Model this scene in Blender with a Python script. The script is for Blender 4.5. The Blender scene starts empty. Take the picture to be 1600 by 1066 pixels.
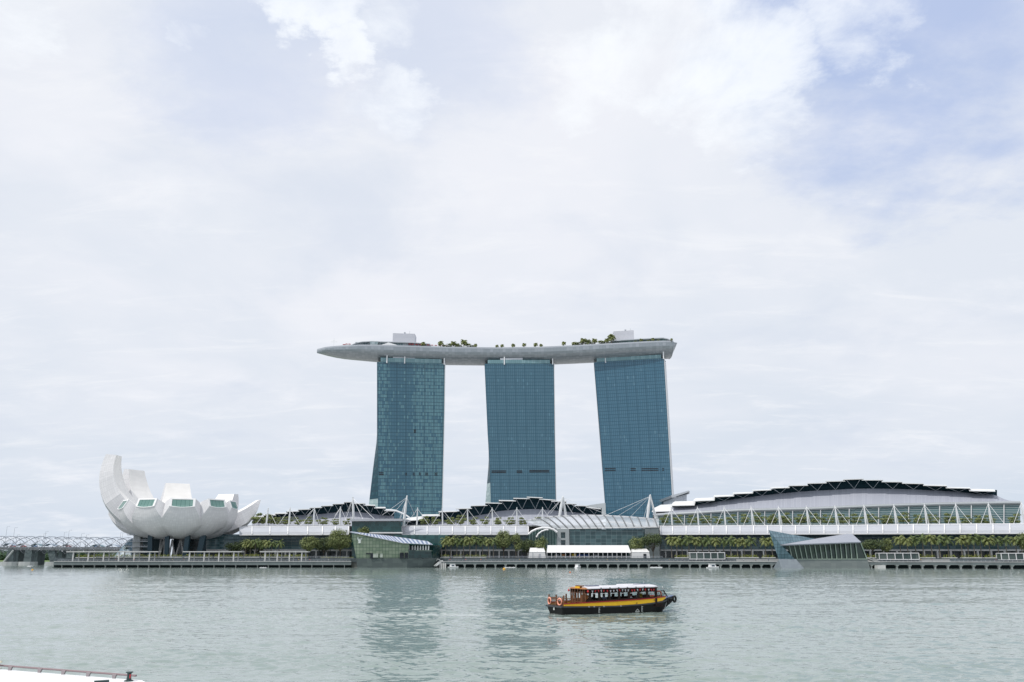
import bpy, math, random
from mathutils import Vector, Matrix, noise
R = math.radians
SC = bpy.context.scene
COL = SC.collection
# ------------------------------------------------------------------ camera
H = 6.5; FPX = 1341.0; PITCH = R(14.1)
cam = bpy.data.cameras.new('camera'); camo = bpy.data.objects.new('camera', cam); COL.objects.link(camo)
camo.location = (0, 0, H); camo.rotation_euler = (R(90) + PITCH, 0, 0)
cam.sensor_width = 36; cam.lens = FPX / 1600 * 36; cam.clip_start = 0.5; cam.clip_end = 20000
SC.camera = camo
SC.view_settings.view_transform = 'Standard'; SC.view_settings.look = 'None'
SC.view_settings.gamma = 1; SC.view_settings.exposure = 0.20
# ------------------------------------------------------------------ sun
SUN = Vector((-0.42, -0.30, 0.86)).normalized()      # towards the sun
sd = bpy.data.lights.new('sun', 'SUN'); sd.energy = 2.3; sd.angle = R(1.0); sd.color = (1.0, 0.96, 0.9)
so = bpy.data.objects.new('sun', sd); COL.objects.link(so)
so.rotation_euler = SUN.to_track_quat('Z', 'Y').to_euler(); so.location = (0, 0, 400)
# ------------------------------------------------------------------ sky
cp, sp = math.cos(PITCH), math.sin(PITCH)
def ray(px, py):
    xc = (px - 800) / FPX; yc = (533 - py) / FPX
    return Vector((xc, cp - yc * sp, sp + yc * cp))
W = bpy.data.worlds.new('World'); SC.world = W; W.use_nodes = True
nt = W.node_tree; N = nt.nodes; L = nt.links; N.clear()
def nd(t, **kw):
    n = N.new(t)
    for k, v in kw.items(): setattr(n, k, v)
    return n
def plug(s, v):
    if hasattr(v, 'is_linked') or isinstance(v, bpy.types.NodeSocket): L.new(v, s)
    else: s.default_value = v
def M_(op, a, b=0.0, c=0.0, clamp=False):
    n = nd('ShaderNodeMath', operation=op, use_clamp=clamp)
    plug(n.inputs[0], a); plug(n.inputs[1], b); plug(n.inputs[2], c); return n.outputs[0]
def V_(op, a, b=(0, 0, 0)):
    n = nd('ShaderNodeVectorMath', operation=op); plug(n.inputs[0], a); plug(n.inputs[1], b)
    return n.outputs['Value'] if op in ('DOT_PRODUCT', 'LENGTH') else n.outputs['Vector']
def mixc(f, a, b):
    n = nd('ShaderNodeMix', data_type='RGBA'); plug(n.inputs[0], f); plug(n.inputs[6], a); plug(n.inputs[7], b)
    return n.outputs[2]
def noi(vec, scale, detail=6, rough=.55, dist=0.0):
    n = nd('ShaderNodeTexNoise'); L.new(vec, n.inputs['Vector']); n.inputs['Scale'].default_value = scale
    n.inputs['Detail'].default_value = detail; n.inputs['Roughness'].default_value = rough
    n.inputs['Distortion'].default_value = dist; return n.outputs[0]
def smooth(v, a, b, c=0.0, d=1.0):
    n = nd('ShaderNodeMapRange', interpolation_type='SMOOTHSTEP'); plug(n.inputs[0], v)
    for i, q in enumerate((a, b, c, d)): n.inputs[i + 1].default_value = q
    return n.outputs[0]
sky = nd('ShaderNodeTexSky', sky_type='NISHITA'); sky.sun_disc = False
sky.sun_elevation = math.asin(SUN.z); sky.sun_rotation = math.atan2(SUN.x, SUN.y)
geo = nd('ShaderNodeTexCoord'); dirn = V_('NORMALIZE', geo.outputs['Generated'])
sep = nd('ShaderNodeSeparateXYZ'); L.new(dirn, sep.inputs[0])
zz = M_('MAXIMUM', sep.outputs[2], 0.0)
den = M_('ADD', zz, 0.16)
cmb = nd('ShaderNodeCombineXYZ')
L.new(M_('DIVIDE', sep.outputs[0], den), cmb.inputs[0]); L.new(M_('DIVIDE', sep.outputs[1], den), cmb.inputs[1])
cl = cmb.outputs[0]                                   # clouds lie on a high flat layer
K = 10.0
def kc(r, g, b): return (r * K, g * K, b * K, 1)
veil_lo, veil_hi = kc(.525, .605, .705), kc(.755, .772, .825)
wn_ = nd('ShaderNodeTexNoise'); L.new(cl, wn_.inputs['Vector']); wn_.inputs['Scale'].default_value = 4.2; wn_.inputs['Detail'].default_value = 7; wn_.inputs['Roughness'].default_value = .62
wv = V_('SUBTRACT', wn_.outputs['Color'], (.5, .5, .5)); wv = V_('MULTIPLY', wv, (.24, .12, .22)); wdir = V_('NORMALIZE', V_('ADD', dirn, wv))
def around(px, py, r0, r1):
    d = ray(px, py).normalized()
    return smooth(V_('DOT_PRODUCT', wdir, tuple(d)), math.cos(R(r0)), math.cos(R(r1)))
def union(*a):
    o = a[0]
    for b in a[1:]: o = M_('MAXIMUM', o, b)
    return o
warm = smooth(sep.outputs[2], 0.0, 0.30)
soft = smooth(noi(cl, 0.9, 5, .55, .4), .34, .66)
veil = mixc(M_('MULTIPLY', M_('ADD', M_('MULTIPLY', warm, .65), .35), M_('ADD', M_('MULTIPLY', soft, .45), .62), clamp=True), veil_lo, veil_hi)
strk = smooth(noi(cl, 2.3, 8, .62, .25), .50, .74)
veil = mixc(M_('MULTIPLY', strk, .60), veil, kc(.80, .815, .86))
rot = nd('ShaderNodeMapping'); L.new(cl, rot.inputs[0]); rot.inputs['Rotation'].default_value = (0, 0, R(28)); rot.inputs['Scale'].default_value = (1.0, 3.0, 1.0)
wisp = smooth(noi(rot.outputs[0], 2.6, 11, .66, .5), .50, .72)
veil = mixc(M_('MULTIPLY', wisp, .40), veil, kc(.83, .84, .865))
grey = smooth(noi(V_('ADD', cl, (7.3, 2.1, 0)), 1.7, 7, .58, .3), .50, .74)
veil = mixc(M_('MULTIPLY', grey, .60), veil, kc(.585, .64, .74))
# gaps in the veil where the blue shows
edge = noi(V_('ADD', cl, (1.7, 4.4, 0)), 2.0, 7, .6, .15)
gap = union(around(1400, 30, 13, 4), M_('MULTIPLY', around(1280, 140, 7, 1), .8), M_('MULTIPLY', around(1600, 20, 8, 2), .75), M_('MULTIPLY', around(400, 60, 9, 1), .42), M_('MULTIPLY', around(680, 50, 8, 1), .35))
gap = M_('MULTIPLY', gap, smooth(edge, .20, .50))
blue = mixc(.62, (0, 0, 0, 1), sky.outputs[0])
blue = mixc(.80, sky.outputs[0], kc(.33, .45, .76))
col = mixc(M_('MULTIPLY', gap, .70), veil, blue)
# white broken clouds in the upper part
cn = noi(V_('MULTIPLY', V_('ADD', cl, (3.1, 0.6, 0)), (1, .8, 1)), 5.5, 12, .64, .35)
cn2 = noi(V_('ADD', cl, (9.1, 5.6, 0)), 1.6, 10, .62, .3)
zone = union(around(448, 22, 3.4, .6), around(490, 40, 3.0, .3), around(546, 88, 3.3, .8), M_('MULTIPLY', around(622, 160, 3.5, .4), .75), M_('MULTIPLY', around(300, 38, 1.8, .2), .55),
             M_('MULTIPLY', around(560, 20, 6, .5), .72),
             M_('MULTIPLY', around(1080, 40, 7, 1), .80), M_('MULTIPLY', around(1010, 95, 6, 1), .74), M_('MULTIPLY', around(1150, 130, 8, 1), .9), M_('MULTIPLY', around(1350, 15, 6, .5), .8),
             M_('MULTIPLY', around(1200, 60, 5, .5), .75), M_('MULTIPLY', around(20, 30, 4, .5), .6), M_('MULTIPLY', around(930, 130, 6, .5), .7))
puff = smooth(M_('ADD', M_('MULTIPLY', zone, .56), M_('ADD', M_('MULTIPLY', cn, .75), M_('MULTIPLY', cn2, .2))), .72, 1.08)
col = mixc(M_('MULTIPLY', puff, .78), col, kc(.88, .91, .94))
# below the horizon the dome just carries on as pale haze
bg = nd('ShaderNodeBackground'); L.new(col, bg.inputs[0]); bg.inputs[1].default_value = 0.1
wo = nd('ShaderNodeOutputWorld'); L.new(bg.outputs[0], wo.inputs[0])

# ------------------------------------------------------------------ pixel to world (1600 x 1066 photograph)
def ratio(py):
    yc = (533 - py) / FPX
    return (sp + yc * cp) / (cp - yc * sp)
def zof(py, Y): return H + ratio(py) * Y
def Yof(py, z): return (z - H) / ratio(py)
def G(px, Y, z): return Vector(((px - 800) / FPX * (Y * cp + (z - H) * sp), Y, z))
def P(px, py, Y): return G(px, Y, zof(py, Y))
def PZ(px, py, z): return G(px, Yof(py, z), z)
def lerp(a, b, t): return a + (b - a) * t
def interp(tab, x):
    if x <= tab[0][0]: return tab[0][1]
    for (a, va), (b, vb) in zip(tab, tab[1:]):
        if x <= b: return va + (vb - va) * (x - a) / (b - a)
    return tab[-1][1]

# ------------------------------------------------------------------ materials
MATS = {}
def mat(name, col, rough=.6, metal=0.0, spec=.5, var=0.0, vscale=1.0, bump=0.0, bscale=5.0, trans=0.0, alpha=1.0, coat=0.0):
    if name in MATS: return MATS[name]
    m = bpy.data.materials.new(name); m.use_nodes = True; MATS[name] = m
    n = m.node_tree.nodes; l = m.node_tree.links; b = n['Principled BSDF']
    b.inputs['Roughness'].default_value = rough; b.inputs['Metallic'].default_value = metal
    b.inputs['Specular IOR Level'].default_value = spec
    b.inputs['Base Color'].default_value = (*col, 1); b.inputs['Alpha'].default_value = alpha
    b.inputs['Transmission Weight'].default_value = trans; b.inputs['Coat Weight'].default_value = coat
    tc = n.new('ShaderNodeTexCoord')
    if var > 0:
        t = n.new('ShaderNodeTexNoise'); t.inputs['Scale'].default_value = vscale; t.inputs['Detail'].default_value = 5
        l.new(tc.outputs['Object'], t.inputs['Vector'])
        mr = n.new('ShaderNodeMapRange'); l.new(t.outputs[0], mr.inputs[0])
        mr.inputs[1].default_value = .3; mr.inputs[2].default_value = .7
        mr.inputs[3].default_value = 1 - var; mr.inputs[4].default_value = 1 + var
        mx = n.new('ShaderNodeVectorMath'); mx.operation = 'SCALE'; mx.inputs[0].default_value = col
        l.new(mr.outputs[0], mx.inputs['Scale']); l.new(mx.outputs[0], b.inputs['Base Color'])
    if bump > 0:
        t = n.new('ShaderNodeTexNoise'); t.inputs['Scale'].default_value = bscale; t.inputs['Detail'].default_value = 4
        l.new(tc.outputs['Object'], t.inputs['Vector'])
        bp = n.new('ShaderNodeBump'); bp.inputs['Strength'].default_value = bump
        l.new(t.outputs[0], bp.inputs['Height']); l.new(bp.outputs[0], b.inputs['Normal'])
    return m
def grid(name, cu, cv, base, alt, line, lu=.08, lv=.1, var=.5, rough=.15, metal=0.0, spec=.6, big=0.0, bu=8.0, bvv=1.0, zone=None, warp=.03, major=0):
    """curtain wall / panelled skin: cells of cu x cv metres (UV is in metres), thin joints, cell to cell variation"""
    if name in MATS: return MATS[name]
    m = bpy.data.materials.new(name); m.use_nodes = True; MATS[name] = m
    n = m.node_tree.nodes; l = m.node_tree.links; b = n['Principled BSDF']
    b.inputs['Roughness'].default_value = rough; b.inputs['Metallic'].default_value = metal
    b.inputs['Specular IOR Level'].default_value = spec
    def mm(op, a, c=0.0, d=0.0):
        q = n.new('ShaderNodeMath'); q.operation = op
        for i, v in enumerate((a, c, d)):
            if isinstance(v, (int, float)): q.inputs[i].default_value = v
            else: l.new(v, q.inputs[i])
        return q.outputs[0]
    tc = n.new('ShaderNodeTexCoord'); s = n.new('ShaderNodeSeparateXYZ'); l.new(tc.outputs['UV'], s.inputs[0])
    u = mm('DIVIDE', s.outputs[0], cu); v = mm('DIVIDE', s.outputs[1], cv)
    fu = mm('FLOOR', u); fv = mm('FLOOR', v)
    cb = n.new('ShaderNodeCombineXYZ'); l.new(fu, cb.inputs[0]); l.new(fv, cb.inputs[1])
    wn = n.new('ShaderNodeTexWhiteNoise'); wn.noise_dimensions = '3D'; l.new(cb.outputs[0], wn.inputs['Vector'])
    r = wn.outputs['Value']
    thr = 1 - var
    if zone:                                          # share of light cells changes along u (fractions of full width zone[0])
        uu = mm('DIVIDE', s.outputs[0], zone[0])
        cr = n.new('ShaderNodeValToRGB'); cr.color_ramp.interpolation = 'LINEAR'; l.new(uu, cr.inputs[0])
        e = cr.color_ramp.elements
        for i, (p, w) in enumerate(zone[1]):
            q = e[i] if i < 2 else e.new(p)
            q.position = p; q.color = (w, w, w, 1)
        f = mm('GREATER_THAN', cr.outputs[0], r)
    else:
        f = mm('GREATER_THAN', r, thr)
    f = mm('MULTIPLY', f, mm('ADD', mm('MULTIPLY', mm('FRACT', mm('MULTIPLY', r, 37.0)), .5), .5))
    def mix(fac, a, c):
        q = n.new('ShaderNodeMix'); q.data_type = 'RGBA'
        for i, v in ((0, fac), (6, a), (7, c)):
            if isinstance(v, (int, float)): q.inputs[i].default_value = v
            elif isinstance(v, tuple): q.inputs[i].default_value = (*v, 1)
            else: l.new(v, q.inputs[i])
        return q.outputs[2]
    c = mix(f, base, alt)
    if big > 0:                                       # broad soft tones: blinds, and on the towers uneven sky reflection painted in
        t = n.new('ShaderNodeTexNoise'); t.inputs['Scale'].default_value = 1; t.inputs['Detail'].default_value = 3
        c2 = n.new('ShaderNodeCombineXYZ'); l.new(mm('DIVIDE', fu, bu), c2.inputs[0]); l.new(mm('DIVIDE', fv, bu * bvv), c2.inputs[1])
        l.new(c2.outputs[0], t.inputs['Vector'])
        c = mix(mm('MULTIPLY', t.outputs[0], big), c, alt)
    ju = mm('LESS_THAN', mm('FRACT', u), lu); jv = mm('LESS_THAN', mm('FRACT', v), lv)
    c = mix(mm('MAXIMUM', ju, jv), c, line)
    if major: c = mix(mm('MULTIPLY', mm('LESS_THAN', mm('FRACT', mm('DIVIDE', u, major)), .14), .42), c, line)
    l.new(c, b.inputs['Base Color'])
    if warp > 0:                                      # each pane sits a hair out of true, as real glazing does
        gm = n.new('ShaderNodeNewGeometry')
        sc_ = n.new('ShaderNodeVectorMath'); sc_.operation = 'SUBTRACT'; l.new(wn.outputs['Color'], sc_.inputs[0]); sc_.inputs[1].default_value = (.5, .5, .5)
        s2 = n.new('ShaderNodeVectorMath'); s2.operation = 'SCALE'; l.new(sc_.outputs[0], s2.inputs[0]); s2.inputs['Scale'].default_value = warp
        ad = n.new('ShaderNodeVectorMath'); ad.operation = 'ADD'; l.new(gm.outputs['Normal'], ad.inputs[0]); l.new(s2.outputs[0], ad.inputs[1])
        no = n.new('ShaderNodeVectorMath'); no.operation = 'NORMALIZE'; l.new(ad.outputs[0], no.inputs[0]); l.new(no.outputs[0], b.inputs['Normal'])
    return m

white_paint = mat('white_paint', (.80, .80, .81), .45, var=.04, vscale=.4)
white_metal = mat('white_metal', (.78, .79, .80), .4, var=.05, vscale=.15)
canopy_white = mat('canopy_white', (.43, .45, .49), .45, var=.05, vscale=.12)
roof_wall = grid('roof_wall_metal', 1.2, 60, (.32, .34, .40), (.35, .37, .43), (.28, .30, .36), lu=.10, lv=.0, var=.5, rough=.5, warp=.01)
tier_top = mat('tier_roof', (.74, .75, .75), .5, var=.06, vscale=.1)
dark_teal = grid('clerestory_glass', 3.0, 2.5, (.008, .030, .045), (.012, .045, .06), (.02, .055, .07), lu=.06, lv=.06, var=.5, rough=.5, spec=.1, warp=.02)
concrete = mat('concrete', (.40, .42, .42), .85, var=.12, vscale=.25, bump=.1)
pale_concrete = mat('pale_concrete', (.58, .58, .57), .8, var=.08, vscale=.3)
dark_concrete = mat('dark_concrete', (.11, .14, .145), .8, var=.2, vscale=.3)
black_void = mat('gap_shade_black', (.02, .035, .04), .9)
steel = mat('steel_rail', (.40, .42, .45), .4, metal=.6)
teal_steel = mat('dark_steel_column', (.02, .05, .07), .4, metal=.2)
wood = mat('timber_varnish', (.17, .065, .022), .45, var=.3, vscale=3)
wood_dark = mat('dark_timber', (.022, .011, .008), .6, spec=.25, var=.3, vscale=3)
hull_black = mat('black_hull_paint', (.007, .008, .008), .6, spec=.3, var=.3, vscale=2)
yellow = mat('yellow_paint', (.95, .55, .008), .4, var=.05, vscale=2)
red = mat('red_paint', (.30, .015, .012), .45)
rubber = mat('black_rubber', (.012, .012, .012), .8)
orange = mat('life_ring_orange', (.85, .36, .25), .5)
turquoise = mat('turquoise_paint', (.03, .23, .22), .45)
grass_m = mat('grass', (.10, .16, .05), .9, var=.3, vscale=.2)
paving = mat('paving', (.36, .36, .35), .85, var=.1, vscale=.3)
bark = mat('bark', (.10, .085, .065), .9, var=.3, vscale=1.5)
palm_bark = mat('palm_bark', (.17, .155, .125), .85, var=.2, vscale=2)
def leafmat(name, a, b):
    if name in MATS: return MATS[name]
    m = bpy.data.materials.new(name); m.use_nodes = True; MATS[name] = m
    n = m.node_tree.nodes; l = m.node_tree.links; p = n['Principled BSDF']
    p.inputs['Roughness'].default_value = .55; p.inputs['Specular IOR Level'].default_value = .3
    g = n.new('ShaderNodeNewGeometry'); r = n.new('ShaderNodeValToRGB')
    r.color_ramp.elements[0].color = (*a, 1); r.color_ramp.elements[1].color = (*b, 1)
    l.new(g.outputs['Random Per Island'], r.inputs[0]); l.new(r.outputs[0], p.inputs['Base Color'])
    tr = n.new('ShaderNodeBsdfTranslucent'); l.new(r.outputs[0], tr.inputs[0])
    ms = n.new('ShaderNodeMixShader'); ms.inputs[0].default_value = .25
    l.new(p.outputs[0], ms.inputs[1]); l.new(tr.outputs[0], ms.inputs[2]); l.new(ms.outputs[0], n['Material Output'].inputs[0])
    return m
leaf_dark = leafmat('leaves_dark', (.035, .06, .03), (.15, .19, .08))
leaf_mid = leafmat('leaves_olive', (.075, .11, .04), (.32, .36, .15))
leaf_palm = leafmat('palm_leaves', (.065, .10, .03), (.34, .37, .14))
leaf_palm_dark = leafmat('palm_leaves_dark', (.04, .075, .025), (.20, .25, .09))
leaf_bright = leafmat('hedge_leaves', (.12, .17, .03), (.36, .38, .07))
skin_m = mat('skin', (.36, .20, .13), .6)

# ------------------------------------------------------------------ mesh builder
WL = {}
class MB:
    def __init__(s): s.v = []; s.f = []; s.u = []; s.mi = []; s.cur = 0
    def face(s, pts, uv=None):
        i = len(s.v); s.v += [Vector(p) for p in pts]; n = len(pts)
        s.f.append(tuple(range(i, i + n))); s.mi.append(s.cur)
        if uv is None:
            a = Vector(pts[0]); e = (Vector(pts[1]) - a)
            if e.length < 1e-6: e = Vector((1, 0, 0))
            e.normalize(); nn = Vector((0, 0, 0))
            for k in range(1, n - 1): nn += (Vector(pts[k]) - a).cross(Vector(pts[k + 1]) - a)
            if nn.length < 1e-9: nn = Vector((0, -1, 0))
            nn.normalize(); g = nn.cross(e)
            uv = [((Vector(p) - a).dot(e), (Vector(p) - a).dot(g)) for p in pts]
        s.u += [tuple(q) for q in uv]
    def hexa(s, b, t):
        """b: 4 bottom points anticlockwise seen from above, t: 4 top points"""
        s.face([b[3], b[2], b[1], b[0]]); s.face(t)
        for i in range(4):
            j = (i + 1) % 4; s.face([b[i], b[j], t[j], t[i]])
    def box(s, x0, x1, y0, y1, z0, z1):
        s.hexa([(x0, y0, z0), (x1, y0, z0), (x1, y1, z0), (x0, y1, z0)], [(x0, y0, z1), (x1, y0, z1), (x1, y1, z1), (x0, y1, z1)])
    def bar(s, a, b, w, h=None, up=(0, 0, 1)):
        a = Vector(a); b = Vector(b); h = h or w; d = b - a
        if d.length < 1e-6: return
        d.normalize(); up = Vector(up)
        if abs(d.dot(up)) > .98: up = Vector((0, 1, 0)) if abs(d.y) < .9 else Vector((1, 0, 0))
        x = d.cross(up).normalized() * w / 2; y = x.cross(d).normalized() * h / 2
        q = [-x - y, x - y, x + y, -x + y]
        A = [a + k for k in q]; B = [b + k for k in q]
        s.face(A[::-1]) if False else s.face([A[0], A[1], A[2], A[3]]); s.face([B[3], B[2], B[1], B[0]])
        for i in range(4):
            j = (i + 1) % 4; s.face([A[j], A[i], B[i], B[j]])
    def tube(s, pts, r, n=8, cap=True, closed=False):
        pts = [Vector(p) for p in pts]; m = len(pts); rr = r if isinstance(r, (list, tuple)) else [r] * m
        rings = []
        for i, p in enumerate(pts):
            if closed: d = pts[(i + 1) % m] - pts[i - 1]
            else: d = pts[min(i + 1, m - 1)] - pts[max(i - 1, 0)]
            d.normalize(); up = Vector((0, 0, 1)) if abs(d.z) < .9 else Vector((1, 0, 0))
            x = d.cross(up).normalized(); y = x.cross(d).normalized()
            rings.append([p + (x * math.cos(2 * math.pi * k / n) + y * math.sin(2 * math.pi * k / n)) * rr[i] for k in range(n)])
        for i in range(m if closed else m - 1):
            a = rings[i]; b = rings[(i + 1) % m]
            for k in range(n): s.face([a[k], a[(k + 1) % n], b[(k + 1) % n], b[k]])
        if cap and not closed: s.face(rings[0][::-1]); s.face(rings[-1])
    def loft(s, rings, close=True, cap0=True, cap1=True, uvm=True):
        vv = 0
        for i in range(len(rings) - 1):
            a, b = rings[i], rings[i + 1]; n = len(a); uu = 0
            dv = (Vector(b[0]) - Vector(a[0])).length
            for k in range(n if close else n - 1):
                k2 = (k + 1) % n; du = (Vector(a[k2]) - Vector(a[k])).length
                s.face([a[k], a[k2], b[k2], b[k]], [(uu, vv), (uu + du, vv), (uu + du, vv + dv), (uu, vv + dv)]); uu += du
            vv += dv
        if cap0: s.face(list(rings[0])[::-1])
        if cap1: s.face(rings[-1])
    def slab(s, top, t):
        """polygon top with thickness t downwards"""
        bot = [Vector(p) - Vector((0, 0, t)) for p in top]; s.face(top); s.face(bot[::-1])
        for i in range(len(top)):
            j = (i + 1) % len(top); s.face([bot[i], bot[j], top[j], top[i]])
    def prism(s, poly, d):
        """polygon extruded by vector d"""
        d = Vector(d); b = [Vector(p) + d for p in poly]; s.face(poly); s.face(b[::-1])
        for i in range(len(poly)):
            j = (i + 1) % len(poly); s.face([poly[j], poly[i], b[i], b[j]])
    def build(s, name, m, parent=None, smooth=False, fix=True):
        me = bpy.data.meshes.new(name); off = WL.get(parent.name, Vector()) if parent else Vector()
        me.from_pydata([tuple(p - off) for p in s.v], [], s.f)
        uvl = me.uv_layers.new(name='UVMap')
        flat = [c for q in s.u for c in q]; uvl.data.foreach_set('uv', flat)
        ms = m if isinstance(m, (list, tuple)) else [m]
        for q in ms: me.materials.append(q)
        me.polygons.foreach_set('material_index', s.mi)
        import bmesh
        bm = bmesh.new(); bm.from_mesh(me)
        if fix or smooth: bmesh.ops.remove_doubles(bm, verts=bm.verts, dist=1e-4)
        if fix: bmesh.ops.recalc_face_normals(bm, faces=bm.faces)
        bm.to_mesh(me); bm.free()
        if smooth: me.polygons.foreach_set('use_smooth', [True] * len(me.polygons))
        me.update()
        o = bpy.data.objects.new(name, me); COL.objects.link(o)
        if parent:
            o.parent = parent; WL[o.name] = off
        else: WL[o.name] = Vector()
        return o
def tag(o, label=None, cat=None, group=None, kind=None):
    if label: o['label'] = label
    if cat: o['category'] = cat
    if group: o['group'] = group
    if kind: o['kind'] = kind
    return o
def thing(name, label, cat, loc=(0, 0, 0), group=None):
    o = bpy.data.objects.new(name, None); COL.objects.link(o); o.location = loc; o.empty_display_size = .5
    WL[o.name] = Vector(loc); return tag(o, label, cat, group)
KIDS = {}
def copy_tree(o, parent=None):
    c = o.copy(); COL.objects.link(c)
    if parent: c.parent = parent
    for ch in [q for q in o.children]: copy_tree(ch, c)
    return c
ORD = ['first', 'second', 'third', 'fourth', 'fifth', 'sixth', 'seventh', 'eighth', 'ninth', 'tenth', 'eleventh', 'twelfth', 'thirteenth',
       'fourteenth', 'fifteenth', 'sixteenth', 'seventeenth', 'eighteenth', 'nineteenth', 'twentieth', 'twenty-first', 'twenty-second', 'twenty-third',
       'twenty-fourth', 'twenty-fifth', 'twenty-sixth', 'twenty-seventh', 'twenty-eighth', 'twenty-ninth', 'thirtieth', 'thirty-first', 'thirty-second', 'thirty-third', 'thirty-fourth']
def Ysh(px): return 540.0 if px <= 1040 else 540 - (px - 1040) * 0.1
# ------------------------------------------------------------------ water and ground
def water_material():
    m = bpy.data.materials.new('bay_water'); m.use_nodes = True
    n = m.node_tree.nodes; l = m.node_tree.links; b = n['Principled BSDF']
    b.inputs['Base Color'].default_value = (.215, .272, .25, 1); b.inputs['Roughness'].default_value = .09
    b.inputs['IOR'].default_value = 1.50; b.inputs['Specular IOR Level'].default_value = .75
    tc = n.new('ShaderNodeTexCoord')
    def nz(scale, sx, sy, detail, rough=.55):
        mp = n.new('ShaderNodeMapping'); mp.inputs['Scale'].default_value = (sx, sy, 1); mp.inputs['Rotation'].default_value = (0, 0, R(8))
        l.new(tc.outputs['Object'], mp.inputs[0])
        t = n.new('ShaderNodeTexNoise'); t.inputs['Scale'].default_value = scale; t.inputs['Detail'].default_value = detail
        t.inputs['Roughness'].default_value = rough; t.inputs['Distortion'].default_value = .5; l.new(mp.outputs[0], t.inputs['Vector']); return t.outputs[0]
    def mul(a, k, add=None):
        q = n.new('ShaderNodeMath'); q.operation = 'MULTIPLY_ADD'; l.new(a, q.inputs[0]); q.inputs[1].default_value = k
        if add is None: q.inputs[2].default_value = 0
        else: l.new(add, q.inputs[2])
        return q.outputs[0]
    h = mul(nz(1.75, .75, 1.15, 3, .5), .050); h = mul(nz(.5, .6, 1.2, 2, .5), .06, h)
    # the wake left behind the tour boat
    def mth(op, a, c=0.0):
        q = n.new('ShaderNodeMath'); q.operation = op
        for i, v in enumerate((a, c)):
            if isinstance(v, (int, float)): q.inputs[i].default_value = v
            else: l.new(v, q.inputs[i])
        return q.outputs[0]
    sx = n.new('ShaderNodeSeparateXYZ'); l.new(tc.outputs['Object'], sx.inputs[0])
    s_ = mth('SUBTRACT', 5.2, sx.outputs[0]); t_ = mth('ABSOLUTE', mth('SUBTRACT', sx.outputs[1], mth('SUBTRACT', 104.2, mth('MULTIPLY', s_, .10))))
    def rng(v, a, b_, c=0.0, d=1.0):
        q = n.new('ShaderNodeMapRange'); q.interpolation_type = 'SMOOTHSTEP'; l.new(v, q.inputs[0])
        for i, w in enumerate((a, b_, c, d)): q.inputs[i + 1].default_value = w
        return q.outputs[0]
    wid = mth('DIVIDE', t_, mth('ADD', 2.6, mth('MULTIPLY', mth('MAXIMUM', s_, 0.0), .05)))
    mask = mth('MULTIPLY', mth('MULTIPLY', rng(wid, .2, 1.2, 1, 0), rng(s_, -.5, .5)), rng(s_, 2, 46, 1, 0))
    foam = mth('MULTIPLY', mask, rng(nz(2.2, .5, 1.2, 5, .65), .36, .60))
    mxf = n.new('ShaderNodeMix'); mxf.data_type = 'RGBA'; l.new(mth('MULTIPLY', foam, .55), mxf.inputs[0]); mxf.inputs[6].default_value = b.inputs['Base Color'].default_value; mxf.inputs[7].default_value = (.62, .66, .64, 1); l.new(mxf.outputs[2], b.inputs['Base Color'])
    # patches of calmer and rougher water
    patch = nz(.018, .5, 1.5, 4)
    mr = n.new('ShaderNodeMapRange'); l.new(patch, mr.inputs[0]); mr.inputs[1].default_value = .38; mr.inputs[2].default_value = .66
    mr.inputs[3].default_value = .42; mr.inputs[4].default_value = 1.0
    bp = n.new('ShaderNodeBump'); bp.inputs['Distance'].default_value = 1.0; bp.inputs['Filter Width'].default_value = .12; l.new(mr.outputs[0], bp.inputs['Strength'])
    l.new(h, bp.inputs['Height']); l.new(bp.outputs[0], b.inputs['Normal'])
    return m
import numpy as np
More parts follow.
